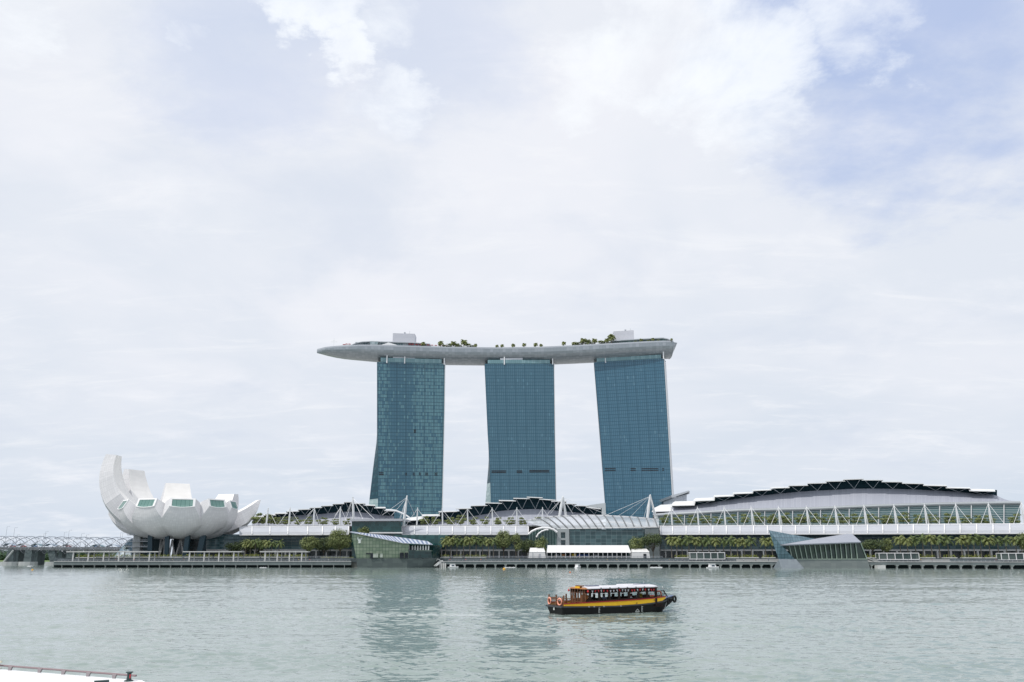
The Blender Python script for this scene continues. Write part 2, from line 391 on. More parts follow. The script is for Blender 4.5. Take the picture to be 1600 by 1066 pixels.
def water_mesh():
    """the near water is really displaced by wind waves; beyond it a flat sheet carries on to the horizon"""
    Y0, Y1, NR, NC, SP = 22.0, 530.0, 1150, 860, .70
    ys = Y0 * (Y1 / Y0) ** np.linspace(0, 1, NR); u = np.linspace(-1, 1, NC)
    Yg = np.repeat(ys[:, None], NC, 1); Xg = Yg * SP * u[None, :]
    rs = np.random.RandomState(5); Z = np.zeros_like(Xg); cell = Yg * SP * 2 / NC
    for k in range(90):
        lam = .42 * (6.0 / .42) ** (rs.rand() ** 1.3); th = rs.normal(0, .55) + .15; kk = 2 * np.pi / lam
        ph = rs.rand() * 6.283; sl = .024 * (1.2 if lam < 1.6 else (.75 if lam < 3 else .42))
        w = np.clip((lam / cell - 2.2) / 2.5, 0, 1)
        Z += w * sl / kk * np.sin(kk * (Yg * math.cos(th) + Xg * math.sin(th)) + ph)
    gust = np.zeros_like(Xg)                          # wind patches
    for k in range(14):
        lam = rs.uniform(14, 70); th = rs.uniform(-.7, .7); gust += np.sin(2 * np.pi / lam * (Yg * math.cos(th) * 1.3 + Xg * math.sin(th)) + rs.rand() * 6.283)
    Z *= np.clip(1.0 + gust / 14 * 1.6, .45, 1.7)
    Z *= np.clip((Y1 - Yg) / 260, 0, 1) * np.clip((1 - np.abs(u[None, :])) / .06, 0, 1) * np.clip((Yg - Y0) / 4, 0, 1)
    co = np.stack([Xg, Yg, Z], 2).reshape(-1, 3); i = np.arange(NR - 1)[:, None] * NC + np.arange(NC - 1)[None, :]
    q = np.stack([i, i + 1, i + NC + 1, i + NC], 2).reshape(-1, 4)
    n = len(co); w0, w1 = Y0 * SP, Y1 * SP; ex = np.array([(-w0, Y0, 0), (w0, Y0, 0), (w1, Y1, 0), (-w1, Y1, 0), (-7000, -60, 0), (7000, -60, 0), (7000, 12000, 0), (-7000, 12000, 0)])
    co = np.concatenate([co, ex]); q = np.concatenate([q, n + np.array([(4, 5, 1, 0), (5, 6, 2, 1), (6, 7, 3, 2), (7, 4, 0, 3)])])
    me = bpy.data.meshes.new('water'); me.vertices.add(len(co)); me.vertices.foreach_set('co', co.astype(np.float32).ravel())
    me.loops.add(q.size); me.loops.foreach_set('vertex_index', q.astype(np.int32).ravel()); me.polygons.add(len(q))
    me.polygons.foreach_set('loop_start', np.arange(0, q.size, 4, dtype=np.int32)); me.polygons.foreach_set('use_smooth', np.ones(len(q), dtype=bool))
    me.update(calc_edges=True); me.materials.append(water_material()); o = bpy.data.objects.new('water', me); COL.objects.link(o); return o
tag(water_mesh(), kind='structure')

DECK = 3.4; UP = 5.6
def X(px, Y, z=DECK): return G(px, Y, z).x
m = MB()                                              # the land behind the quay: one sheet to the horizon
xl = X(88, 600)
pts = [(X(86, 556), 556, UP - .6), (X(1040, 556), 556, UP - .6), (X(1600, 500), 500, UP - .6), (X(1720, 490), 484, UP - .6), (6000, 484, UP - .6), (6000, 9000, UP - .6), (-700, 9000, UP - .6), (-380, 1000, UP - .6)]
m.slab([Vector(p) for p in pts], 7.5); tag(m.build('ground', paving), kind='structure')
m = MB(); m.slab([Vector(p) for p in [(-3000, 1150, 1.6), (-430, 1150, 1.6), (-700, 9000, 1.6), (-3000, 9000, 1.6)]], 2.5)
m.face([(-3000, 1138, -.3), (-425, 1138, -.3), (-430, 1149.9, 1.75), (-3000, 1149.9, 1.75)])
tag(m.build('far_bank', grass_m), kind='structure')
# quay: lower deck edge with beam, dark gap and pile caps
segs = [(84, 549), (686, 1216), (1352, 1700)]
dk = MB(); ed = MB(); vd = MB(); up = MB()
def spans(a, b, step=60):
    n = max(1, int((b - a) / step)); return [(lerp(a, b, i / n), lerp(a, b, (i + 1) / n)) for i in range(n)]
DKT = 3.5
for a, b in segs:
    for p, q in spans(a, b):
        Y0, Y1 = Ysh(p), Ysh(q)
        t = [G(p, Y0, DKT), G(q, Y1, DKT), G(q, Y1 + 17, DKT), G(p, Y0 + 17, DKT)]
        bt = [v - Vector((0, 0, 2.0 if b < 560 else 1.55)) for v in t]
        dk.hexa(bt, t)
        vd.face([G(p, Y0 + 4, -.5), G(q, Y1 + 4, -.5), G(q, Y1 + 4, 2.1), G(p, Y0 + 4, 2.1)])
tag(dk.build('promenade', mat('quay_edge_stone', (.15, .18, .185), .8, var=.15, vscale=.3)), kind='structure')
kb = MB()
for a, b in segs:
    for p, q in spans(a, b): kb.bar(G(p, Ysh(p) - .05, DKT + .1), G(q, Ysh(q) - .05, DKT + .1), .5, .25)
tag(kb.build('kerb', pale_concrete), kind='structure')
tag(vd.build('deck_gap_shade', black_void), kind='structure')  # near-black sheet painted as the shade in the gap below the deck
for p, q in spans(84, 1700, 60):                       # step up to the shop terrace
    Y0, Y1 = Ysh(p) + 15, Ysh(q) + 15
    t = [G(p, Y0, UP), G(q, Y1, UP), G(q, Y1 + 40, UP), G(p, Y0 + 40, UP)]; bt = [Vector((v.x, v.y, 3.0)) for v in t]
    up.hexa(bt, t)
tag(up.build('upper_terrace', mat('terrace_stone', (.07, .09, .10), .8, var=.3, vscale=.5)), kind='structure')
pc = MB(); pc.hexa([Vector(v) for v in [(-.4, 0, -1), (.4, 0, -1), (.4, 1.2, -1), (-.4, 1.2, -1)]], [Vector(v) for v in [(-.4, 0, 1.2), (.4, 0, 1.2), (.4, 1.2, 1.2), (-.4, 1.2, 1.2)]])
pc.hexa([Vector(v) for v in [(-.5, -.6, 1.2), (.5, -.6, 1.2), (.5, 1.2, 1.2), (-.5, 1.2, 1.2)]], [Vector(v) for v in [(-.95, -1.0, 1.9), (.95, -1.0, 1.9), (.95, 1.2, 1.9), (-.95, 1.2, 1.9)]])
proto = pc.build('quay_pile', mat('pile_concrete', (.46, .48, .47), .8)); tag(proto, 'pale concrete quay pile, first from the left end of the promenade', 'pile', group='piles under the promenade edge')
pxs = [x for x in range(96, 545, 17)] + [x for x in range(694, 1214, 16)] + [x for x in range(1362, 1600, 20)]
xs_l = [x for x in pxs if x < 548]; xs_m = [x for x in pxs if 600 < x < 1300]; xs_r = [x for x in pxs if x > 1300]
def ordl(i, n, s, e, what):
    return '%s, %s from the left %s' % (what, ORD[i], s) if i < len(ORD) and i <= n / 2 + 1 else '%s, %s from the right %s' % (what, ORD[n - 1 - i], e)
first = True
for lst, nm in ((xs_l, 'under the promenade by the lotus museum'), (xs_m, 'under the middle promenade'), (xs_r, 'under the right hand promenade')):
    for i, x in enumerate(lst):
        o = proto if first else proto.copy()
        if not first: COL.objects.link(o)
        first = False
        o.location = G(x, Ysh(x) + .9, 0); s = .35 if lst is xs_l else 1.0; o.scale = (s, 1, 1)
        o['label'] = ordl(i, len(lst), nm, nm, 'concrete quay pile')
# railings along the deck edge
def railing(name, label, a, b, dy, z, h=1.15, step=2.2, mt=steel):
    m = MB(); x0, x1 = G(a, Ysh(a) + dy, z), G(b, Ysh(b) + dy, z); n = max(2, int((x1 - x0).length / step))
    for i in range(n + 1):
        p = lerp(x0, x1, i / n); m.bar(p, p + Vector((0, 0, h)), .12)
    for k in (.28, .55, .82, 1.0): m.bar(x0 + Vector((0, 0, h * k)), x1 + Vector((0, 0, h * k)), .06 if k < 1 else .12)
    return tag(m.build(name, mt), label, 'railing')
railing('promenade_railing', 'low steel railing along the promenade before the lotus museum', 90, 547, .4, DKT)
railing('promenade_railing', 'low steel railing along the middle promenade before the white tents', 700, 1040, .4, DKT)
railing('promenade_railing', 'low steel railing on the promenade just left of the blue faceted pavilion', 1041, 1214, .4, DKT)
railing('promenade_railing', 'low steel railing along the promenade at the far right', 1372, 1640, .4, DKT)
railing('terrace_railing', 'steel railing on the raised terrace before the white tents', 690, 1035, 15.4, UP)
railing('terrace_railing', 'steel railing on the raised terrace by the lotus museum', 150, 545, 15.4, UP)

# ------------------------------------------------------------------ hotel towers
TW_L, TW_D, TW_LINE = (.135, .30, .35), (.032, .112, .172), (.012, .055, .085)
g1 = grid('tower_glass_blinds', 1.55, 3.45, TW_D, (.105, .235, .275), TW_LINE, lu=.16, lv=.15, rough=.14, spec=.55, big=.30, bu=7, major=6, zone=(67.0, [(0, .55), (.16, .62), (.20, .08), (.50, .06), (.56, .80), (1.0, .86)]))
g2 = grid('tower_glass_plain', 1.9, 3.45, (.050, .128, .182), (.085, .19, .255), (.02, .075, .115), lu=.16, lv=.13, rough=.14, spec=.5, big=.6, var=.03, bu=7, bvv=.4, major=5)
g3 = grid('tower_glass_blue', 1.9, 3.45, (.044, .128, .195), (.09, .195, .265), (.02, .072, .115), lu=.16, lv=.13, rough=.14, spec=.5, big=.55, var=.02, major=5, bu=9, bvv=.5)
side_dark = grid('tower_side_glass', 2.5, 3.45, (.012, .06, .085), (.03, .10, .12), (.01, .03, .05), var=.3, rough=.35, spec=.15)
atrium_glass = grid('atrium_glass', 3, 3.45, (.30, .42, .42), (.40, .50, .50), (.18, .28, .30), var=.4, rough=.2)
side_white = mat('tower_side_cladding', (.62, .63, .65), .5)
slot_m = mat('service_slot', (.006, .012, .02), .6)
ZT = 195.0
def tower(name, label, tl, tr, left, right, glass, rear, rx):
    """left/right: front face edges as (py, px) tables; rear: (py,px) outline of the splayed rear slab on the left"""
    YL, YR = Yof(tl, ZT), Yof(tr, ZT)
    t = thing(name, label, 'hotel tower', (G(interp(left, tl), YL, 0).x * .5 + G(interp(right, tr), YR, 0).x * .5, (YL + YR) / 2, 5), 'curved glass hotel towers')
    zs = [ZT - i * (ZT - 5) / 24 for i in range(25)]
    def py_of(Y, z):
        r = (z - H) / Y; yc = (r * cp - sp) / -(cp + r * sp) * -1
        return 533 - FPX * ((r * cp - sp) / (cp + r * sp))
    f = MB(); Lp = []; Rp = []
    for z in zs:
        bow = 4.0 * ((ZT - z) / ZT) ** 2
        Lp.append(G(interp(left, py_of(YL, z)), YL - bow, z)); Rp.append(G(interp(right, py_of(YR, z)), YR - bow, z))
    n = 12
    for i in range(24):
        for k in range(n):
            a, b = k / n, (k + 1) / n
            f.face([lerp(Lp[i + 1], Rp[i + 1], a), lerp(Lp[i + 1], Rp[i + 1], b), lerp(Lp[i], Rp[i], b), lerp(Lp[i], Rp[i], a)],
                   [(a * 67, zs[i + 1]), (b * 67, zs[i + 1]), (b * 67, zs[i]), (a * 67, zs[i])])
    f.build('glass_facade', glass, t, fix=False)
    # front slab body (sides, back, top)
    D = 16.0; s = MB()
    fx, fy = (Rp[0].x - Lp[0].x), (Rp[0].y - Lp[0].y); fl = math.hypot(fx, fy); nx, ny = -fy / fl, fx / fl
    def bk(p, extra=0.0, d=D): return Vector((p.x + nx * d, p.y + ny * d, p.z))
    def pxof(p): return 800 + FPX * p.x / (p.y * cp + (p.z - H) * sp)
    def bkp(p, dpx, d): return G(pxof(p) + dpx, p.y + d, p.z)
    for i in range(24):
        s.face([bkp(Lp[i + 1], .6, D), Lp[i + 1], Lp[i], bkp(Lp[i], .6, D)])
    s.face([Lp[0], Rp[0], bkp(Rp[0], rx, D), bkp(Lp[0], .6, D)])
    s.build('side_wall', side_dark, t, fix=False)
    w = MB()
    for i in range(24):
        a, b = Rp[i + 1], Rp[i]; w.face([a, bkp(a, rx, D + 6), bkp(b, rx, D + 6), b])
    # thin projecting fin at the front corner
    for i in range(24):
        a, b = Rp[i + 1], Rp[i]; w.hexa([a + Vector((.02, -.5, 0)), a + Vector((.6, -.5, 0)), a + Vector((.6, .5, 0)), a + Vector((.02, .5, 0))],
                                        [b + Vector((.02, -.5, 0)), b + Vector((.6, -.5, 0)), b + Vector((.6, .5, 0)), b + Vector((.02, .5, 0))])
    w.build('end_wall', side_white, t, fix=False)
    # splayed rear slab
    q = MB(); at = MB(); YB = YL + D + 1
    for i in range(24):
        for sgn in (0,):
            z0, z1 = zs[i + 1], zs[i]
            def out(z):
                k = (ZT - z) / ZT; px = interp(rear, py_of(YL, z)); d = D + 40 * k * k
                return G(px, YL + d * .35, z)
            mtb = at if z0 < rear_glass[name_i[0]] else q
            mtb.face([out(z0), Lp[i + 1] + Vector((0, .6, 0)), Lp[i] + Vector((0, .6, 0)), out(z1)])
            def back(z, p, dp_=1.5):
                k = (ZT - z) / ZT; return G(pxof(p) + dp_, YL + D + 62 * k * k + 10, z)
            q.face([back(z0, out(z0)), out(z0), out(z1), back(z1, out(z1))])
            q.face([back(z0, Rp[i + 1], -1.5), back(z0, out(z0)), back(z1, out(z1)), back(z1, Rp[i], -1.5)])
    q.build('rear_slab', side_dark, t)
    if at.v: at.build('atrium_end_glass', atrium_glass, t)
    return t, Lp, Rp, YL, YR, zs
rear_glass = [58, 76, 0]; name_i = [0]
L1 = [(560, 589), (680, 589.6), (705, 590.5), (810, 590.5)]; R1 = [(560, 695.2), (640, 694.2), (720, 692.4), (810, 690.2)]
L2 = [(560, 756.6), (680, 762), (712, 764.3), (735, 765.4), (790, 767), (810, 767.5)]; R2 = [(560, 865.3), (680, 866.8), (780, 868.6), (810, 869)]
L3 = [(560, 927.2), (600, 930.8), (680, 937.8), (800, 946.2), (812, 947)]; R3 = [(555, 1037), (601, 1039.8), (699, 1045.5), (786, 1050.6), (812, 1052)]
towers = []
towers.append(tower('hotel_tower', 'leftmost of three glass towers, with many pale window panes', 565.7, 568.7, L1, R1, g1, [(560, 589), (683, 589), (730, 583), (783, 576.8), (812, 574)], -1.0))
name_i[0] = 1
towers.append(tower('hotel_tower', 'middle of three blue glass towers under the long roof deck', 568.6, 568.4, L2, R2, g2, [(560, 756.6), (712, 763.8), (729, 763), (784, 758.5), (812, 756)], -.6))
name_i[0] = 2
towers.append(tower('hotel_tower', 'rightmost and nearest looking glass tower with a pale right edge', 566.5, 560.0, L3, R3, g3, [(560, 927.3), (812, 947.2)], 3.3))
def fpt(T, px, py, off=-.25):
    _, Lp, Rp, YL, YR, zs = T
    # point on the face: iterate over depth
    a = .5
    for _k in range(6):
        Y = lerp(YL, YR, a); z = zof(py, Y); bow = 4.0 * ((ZT - z) / ZT) ** 2; Y -= bow; z = zof(py, Y)
        k = min(23.999, max(0, (ZT - z) / (ZT - 5) * 24)); i = int(k); f = k - i
        l = lerp(Lp[i], Lp[i + 1], f); r = lerp(Rp[i], Rp[i + 1], f); x = G(px, Y, z).x; a = (x - l.x) / (r.x - l.x)
    p = lerp(l, r, a); p.y += off; return p
def slots(T, lst, nm='service_slot'):
    for x0, x1, y0, y1 in lst:
        m = MB(); a, b = fpt(T, x0, y1), fpt(T, x1, y1); c, d = fpt(T, x1, y0), fpt(T, x0, y0)
        m.prism([a, b, c, d], (0, .6, 0)); m.build(nm, slot_m, T[0])
def z3(x, y): return 560 + x / 6.154, 680 + y / 6.154
def z4(x, y): return 820 + x / 6.154, 680 + y / 6.154
def sl(z, x0, x1, y0, y1): a = z(x0, y0); b = z(x1, y1); return (a[0], b[0], a[1], b[1])
slots(towers[0], [sl(z3, 198, 242, 357, 365), sl(z3, 198, 242, 374, 383)] + [sl(z3, x, x2, y, y + 8) for x, x2 in ((450, 468), (524, 541), (584, 600), (642, 670), (732, 760)) for y in (362, 378)] + [(646.5, 650, 671.5, 673.2), (646.5, 650, 674.2, 676)])
slots(towers[1], [sl(z3, 1280, 1418, y, y + 8) for y in (340, 354)] + [sl(z3, 1522, 1575, y, y + 8) for y in (340, 354)] + [sl(z4, 44, 234, y, y + 8) for y in (336, 350)])
slots(towers[2], [sl(z4, a, b, y, y + 7) for a, b in ((768, 872), (1016, 1068), (1122, 1283), (1322, 1338)) for y in (318, 335)])
# crowns: glass parapet, plant band and white pins
crown_glass = grid('crown_glass', 2, 6, (.14, .26, .29), (.20, .33, .36), (.07, .16, .19), var=.4, rough=.15)
def crown(T, x0, x1, yb0, yb1, h, pins):
    YL, YR = T[3], T[4]; m = MB()
    a = G(x0, lerp(YL, YR, .05) - .2, ZT); b = G(x1, lerp(YL, YR, .95) - .2, ZT)
    m.hexa([a, b, b + Vector((0, 10, 0)), a + Vector((0, 10, 0))], [v + Vector((0, 0, h)) for v in (a, b, b + Vector((0, 10, 0)), a + Vector((0, 10, 0)))])
    m.build('crown_parapet', crown_glass, T[0])
    m = MB(); a2 = lerp(a, b, .2) + Vector((0, .4, h)); b2 = lerp(a, b, .56) + Vector((0, .4, h))
    m.hexa([a2, b2, b2 + Vector((0, 5, 0)), a2 + Vector((0, 5, 0))], [v + Vector((0, 0, 2.0)) for v in (a2, b2, b2 + Vector((0, 5, 0)), a2 + Vector((0, 5, 0)))])
    m.build('plant_screen', mat('plant_screen', (.50, .52, .56), .6), T[0])
    for px in pins:
        m = MB(); c = G(px, lerp(YL, YR, (px - x0) / (x1 - x0)) + .6, ZT - 2); m.box(c.x - .5, c.x + .5, c.y - 1.6, c.y - .9, ZT - 1, ZT + h + 3.0); m.build('white_pin', white_metal, T[0])
crown(towers[0], 594.5, 690, 0, 0, 4.6, (604.6, 632.4, 694.2))
crown(towers[1], 762, 859.5, 0, 0, 4.0, (788, 863.6))
crown(towers[2], 932.5, 1033, 0, 0, 4.0, (946, 1036.6))

# ------------------------------------------------------------------ sky deck on the towers
def z1(x, y): return 480 + x / 5.33, 500 + y / 5.33
def z2(x, y): return 780 + x / 5.33, 500 + y / 5.33
hull_m = grid('sky_deck_cladding', 3.2, 2.4, (.30, .335, .36), (.37, .40, .43), (.24, .27, .30), lu=.05, lv=.07, var=.45, rough=.32, metal=.35, warp=.03)
edgeY = [(495, 832), (560, 829), (640, 835), (700, 840), (780, 842.5), (840, 840), (900, 833), (960, 824), (1010, 817), (1055, 811)]
sd_t = thing('sky_deck', 'long boat shaped roof deck lying across the three glass towers', 'sky deck', (0, 850, 196))
ZD = 210.0
rings = []; cents = []
NS = 44
for i in range(NS + 1):
    px = lerp(495.5, 1052.0, i / NS) if i else 495.2
    u = px
    hw = interp([(495, .6), (500, 6), (507, 9.5), (520, 13), (540, 15.5), (570, 17.5), (610, 19), (1020, 19), (1045, 17.5), (1052, 16)], px)
    dp = interp([(495, 2.4), (503, 4.2), (527, 8.0), (560, 10.4), (595, 11.8), (640, 12.4), (1055, 12.4)], px)
    yc_ = interp(edgeY, px) + 19
    k0 = Vector((G(px, yc_ - hw, ZD).x, yc_, ZD))
    cents.append((px, k0, hw, dp))
    ring = []
    for j in range(17):
        a = math.pi * j / 16                           # belly from near edge (a=0) round to far edge
        c = math.cos(a); s_ = math.sin(a)
        ring.append(Vector((k0.x, k0.y - hw * c, ZD - dp * (abs(s_) ** .72))))
    rings.append(ring)
m = MB()
for i in range(NS):
    a, b = rings[i], rings[i + 1]
    for j in range(16):
        u0 = cents[i][1].x; u1 = cents[i + 1][1].x
        m.face([a[j + 1], b[j + 1], b[j], a[j]], [(u0, (j + 1) * 2.7), (u1, (j + 1) * 2.7), (u1, j * 2.7), (u0, j * 2.7)])
# raked end at the right
e = rings[-1]; endp = [Vector((p.x + 4.4 - (ZD - p.z) * .42, p.y + 3, p.z)) for p in e]
for j in range(16): m.face([e[j + 1], endp[j + 1], endp[j], e[j]])
m.face(endp)
m.build('hull', hull_m, sd_t, smooth=False)
m = MB()                                              # rail upstand and deck
for i in range(NS):
    p, q = rings[i], rings[i + 1]
    m.face([p[0], q[0], q[16], p[16]])
    for j, sg in ((0, 1), (16, -1)):
        a, b = p[j], q[j]; o_ = Vector((0, .6 * sg, 0)); h = Vector((0, 0, 1.5))
        m.hexa([a, b, b + o_, a + o_] if sg > 0 else [a + o_, b + o_, b, a], [v + h for v in ([a, b, b + o_, a + o_] if sg > 0 else [a + o_, b + o_, b, a])])
m.build('deck_edge', mat('deck_edge_metal', (.42, .45, .49), .45, metal=.2), sd_t)
def deckY(px): return interp(edgeY, px)
def dbox(mb, x0, x1, y0, y1, dy, dep):
    a, b = P(x0, y1, deckY(x0) + dy), P(x1, y1, deckY(x1) + dy); z1_ = zof(y0, deckY((x0 + x1) / 2) + dy)
    za = min(a.z, b.z); zb = ZD - .5 if za > ZD - .5 else za
    mb.hexa([Vector((a.x, a.y, zb)), Vector((b.x, b.y, zb)), Vector((b.x, b.y + dep, zb)), Vector((a.x, a.y + dep, zb))],
            [Vector((a.x, a.y, z1_)), Vector((b.x, b.y, z1_)), Vector((b.x, b.y + dep, z1_)), Vector((a.x, a.y + dep, z1_))])
core_m = grid('core_block_louvre', 40, .9, (.52, .53, .58), (.55, .56, .60), (.43, .44, .49), lu=.0, lv=.2, var=.4, rough=.6, warp=0)
for (x0, x1, y0) in ((613.3, 647.8, 521.2), (959.2, 991.0, 517.0)):
    m = MB(); dbox(m, x0, x1, y0, 538, 12, 14); c = m.build('lift_core_block', core_m, sd_t)
    q = MB(); p = P((x0 + x1) / 2 + 2, y0 - 1.2, deckY(x0) + 18); q.box(p.x - .8, p.x + .8, p.y - .8, p.y + .8, p.z - 1.2, p.z + .3); q.bar((p.x + 5, p.y, p.z - 1), (p.x + 5, p.y, p.z + 1.6), .25); q.build('roof_aerial', steel, c)
# restaurant pavilion at the bow side: curved roof
pav_m = mat('pavilion_roof', (.50, .53, .56), .4, metal=.2)
def ribbon(lst, dy, dep, th, name, mt, parent):
    m = MB(); r = []
    for px, py in lst:
        a = P(px, py, deckY(px) + dy); r.append([a, a + Vector((0, 0, -th)), a + Vector((0, dep, -th)), a + Vector((0, dep, 0))])
    m.loft(r); return m.build(name, mt, parent)
ribbon([(549, 538.8), (556, 535.5), (566, 533.6), (580, 533.0), (600, 533.6), (625, 534.0), (650, 535.2), (672, 537)], 6, 22, .7, 'curved_roof', pav_m, sd_t)
m = MB(); dbox(m, 555, 664, 536.0, 542, 9, 14); m.build('pavilion_wall', grid('sky_pavilion_glass', 2.5, 4, (.10, .16, .18), (.30, .34, .36), (.45, .47, .5), var=.4), sd_t)
m = MB(); dbox(m, 578, 590, 533.2, 539.5, 4, 6); m.build('lookout_cabin', grid('lookout_glass', 1.5, 3, (.22, .30, .32), (.40, .47, .50), (.5, .52, .54), var=.4), sd_t)
m = MB(); a = [P(590, 541, deckY(600) + 3), P(607, 535.2, deckY(600) + 3), P(628, 541.5, deckY(600) + 3)]; m.prism(a, (0, 10, 0)); m.build('pointed_canopy', white_metal, sd_t)
ribbon([(949, 535.5), (958, 532.5), (972, 530.8), (1000, 529.3), (1020, 528.2), (1036, 527.4), (1044, 529.2), (1051, 532.4), (1053, 534.6)], 4, 26, .8, 'curved_roof', pav_m, sd_t)
m = MB(); dbox(m, 958, 1042, 531.2, 537.5, 8, 16); m.build('pavilion_wall', grid('sky_garden_glass', 2.2, 5, (.07, .15, .14), (.22, .36, .34), (.28, .38, .38), var=.3), sd_t)
m = MB(); dbox(m, 806, 834, 542.8, 545, 4, 8); m.build('bar_counter', mat('bar_dark', (.03, .06, .08), .5), sd_t)
m = MB(); dbox(m, 862, 874, 543.0, 545, 4, 8); m.build('low_kiosk', mat('kiosk_grey', (.12, .16, .18), .5), sd_t)
m = MB(); a = P(521.5, 540, 838); m.bar(a, a + Vector((0, 0, 7.5)), .28); m.bar(a + Vector((-3.4, 0, 3.6)), a + Vector((3.4, 0, 3.6)), .2); m.bar(a + Vector((-3.4, 0, 3.6)), a + Vector((0, 0, 5)), .15); m.bar(a + Vector((3.4, 0, 3.6)), a + Vector((0, 0, 5)), .15)
m.build('mast', white_metal, sd_t)
# sun umbrellas on the deck
ub = MB(); n = 8
for k in range(n):
    a, b = 2 * math.pi * k / n, 2 * math.pi * (k + 1) / n
    ub.face([(0, 0, 3.1), (1.7 * math.cos(a), 1.7 * math.sin(a), 2.4), (1.7 * math.cos(b), 1.7 * math.sin(b), 2.4)])
    ub.face([(0, 0, 2.95), (1.7 * math.cos(b), 1.7 * math.sin(b), 2.39), (1.7 * math.cos(a), 1.7 * math.sin(a), 2.39)])
ur = thing('parasol', '', 'parasol', group='red parasols on the roof deck')
ub.build('canopy', mat('parasol_red', (.50, .05, .06), .7), ur); pb = MB(); pb.tube([(0, 0, 0), (0, 0, 3.0)], .06, 5); pb.build('pole', steel, ur)
ulist = [(537.5, 537.6), (541.5, 536.8), (546, 536.9), (640, 537.0), (644.5, 537.2), (651, 537.6), (657, 537.8), (663, 538.0), (669, 538.3), (675, 538.6), (681, 538.9), (687, 539.2), (692, 539.4), (698, 539.8)]
for i, (px, py) in enumerate(ulist):
    o = ur if i == 0 else copy_tree(ur)
    dz = zof(py, deckY(px) + 7) - 3.1; o.location = G(px, deckY(px) + 7, dz)
    o['label'] = ('small red parasol, %s from the left near the bow of the roof deck' % ORD[i]) if i < 3 else ('small red parasol, %s in the row right of the left roof block' % ORD[i - 3])
# ------------------------------------------------------------------ lotus museum
petal_m = grid('museum_panels', 3.0, 1.5, (.68, .675, .69), (.72, .715, .73), (.58, .58, .60), lu=.06, lv=.09, var=.5, rough=.45, warp=0)
petal_in = mat('museum_inner_skin', (.80, .79, .77), .55, var=.04, vscale=.15)
mus_glass = grid('museum_skylight', 2.6, 20, (.13, .25, .225), (.17, .30, .27), (.02, .09, .08), lu=.07, lv=.0, var=.5, rough=.12)
CX, CY = G(284, 588, 20).x, 588.0
mus = thing('lotus_museum', 'white lotus shaped museum with tall curved petals on dark slanted columns', 'museum', (CX, CY, UP))
def bez(p, t):
    q = [Vector((a, b, 0)) for a, b in p]
    while len(q) > 1: q = [lerp(q[i], q[i + 1], t) for i in range(len(q) - 1)]
    return q[0].x, q[0].y
def petal(az, outer, inner, widths, window=False, lat=0.0, n=18, sag=0.0, name='petal'):
    a = R(az + 20.6); er = Vector((math.sin(a), -math.cos(a), 0)); et = Vector((math.cos(a), math.sin(a), 0)); C = Vector((CX, CY, 0))
    rings = []
    for i in range(n + 1):
        t = i / n; ro, zo = bez(outer, t); ri, zi = bez(inner, t)
        w = interp(widths, t); wi = w * interp([(0, 1), (.6, .92), (1, 1)], t)
        def pt(r, z, s): return C + er * r + et * (s + lat * t) + Vector((0, 0, z))
        under = [pt(ro, zo - sag * (1 - (k / 3) ** 2) * math.sin(math.pi * min(1, t * 1.0 + .0)) if False else zo, w * k / 3) for k in (-3, -2, -1, 0, 1, 2, 3)]
        # rounded belly: the middle of the underside bulges outwards and down
        for j, k in enumerate((-3, -2, -1, 0, 1, 2, 3)):
            bl = 3.3 * (1 - (k / 3) ** 2) * math.sin(math.pi * min(1, t * .93 + .07)) ** .8
            bl = max(bl, .9 * (1 - (k / 3) ** 2) * t)
            d = (er * .55 + Vector((0, 0, -.83))); under[j] = under[j] + d * bl
        rings.append(under + [pt(ri, zi, wi), pt(ri, zi, -wi)])
    o = MB()
    for i in range(n):
        A, B = rings[i], rings[i + 1]
        for k in range(9):
            k2 = (k + 1) % 9; o.cur = 1 if k == 7 else 0
            L_ = 60.0 * i / n; L2_ = 60.0 * (i + 1) / n
            o.face([A[k], A[k2], B[k2], B[k]], [(L_, k * 3.3), (L_, k * 3.3 + (A[k2] - A[k]).length), (L2_, k * 3.3 + (A[k2] - A[k]).length), (L2_, k * 3.3)])
    o.cur = 0; o.face(rings[0][::-1]); o.face(rings[-1])
    ob = o.build(name, [petal_m, petal_in], mus)
    tip = rings[-1]
    if window:
        c = sum(tip, Vector()) / 9; nrm = (tip[0] - tip[8]).cross(tip[6] - tip[0]).normalized()
        if nrm.dot(er) < 0: nrm = -nrm
        fr = MB(); inn = [c + (p - c) * .84 for p in tip]; ou = [c + (p - c) * 1.03 for p in tip]
        f = nrm * .35; bk = nrm * -.25
        for k in range(9):
            k2 = (k + 1) % 9
            fr.face([ou[k] + f, ou[k2] + f, inn[k2] + f, inn[k] + f]); fr.face([ou[k] + bk, ou[k2] + bk, ou[k2] + f, ou[k] + f]); fr.face([inn[k] + f, inn[k2] + f, inn[k2] + bk * 0, inn[k] + bk * 0])
        w = fr.build('skylight_frame', white_paint, ob)
        gl = MB(); ux = et; uy = nrm.cross(et).normalized()
        g = [p + nrm * .12 for p in inn]; gl.face(g, [((p - c).dot(ux) + 40, (p - c).dot(uy)) for p in g]); gl.build('skylight_glass', mus_glass, ob)
    return ob
FO = [(4, 19), (27, 18.5), (38, 26), (39.5, 37.2)]; FI = [(8, 27), (23, 30), (33, 38), (37.4, 42.0)]
WD = [(0, 4), (.3, 8.5), (.6, 12.4), (.8, 10.8), (1, 6.7)]
petal(-36, FO, FI, WD, True)
petal(-2, FO, [(8, 27), (23, 30), (33, 39), (37.5, 42.2)], [(0, 4), (.3, 8.5), (.6, 12.6), (.8, 11), (1, 7.4)], True)
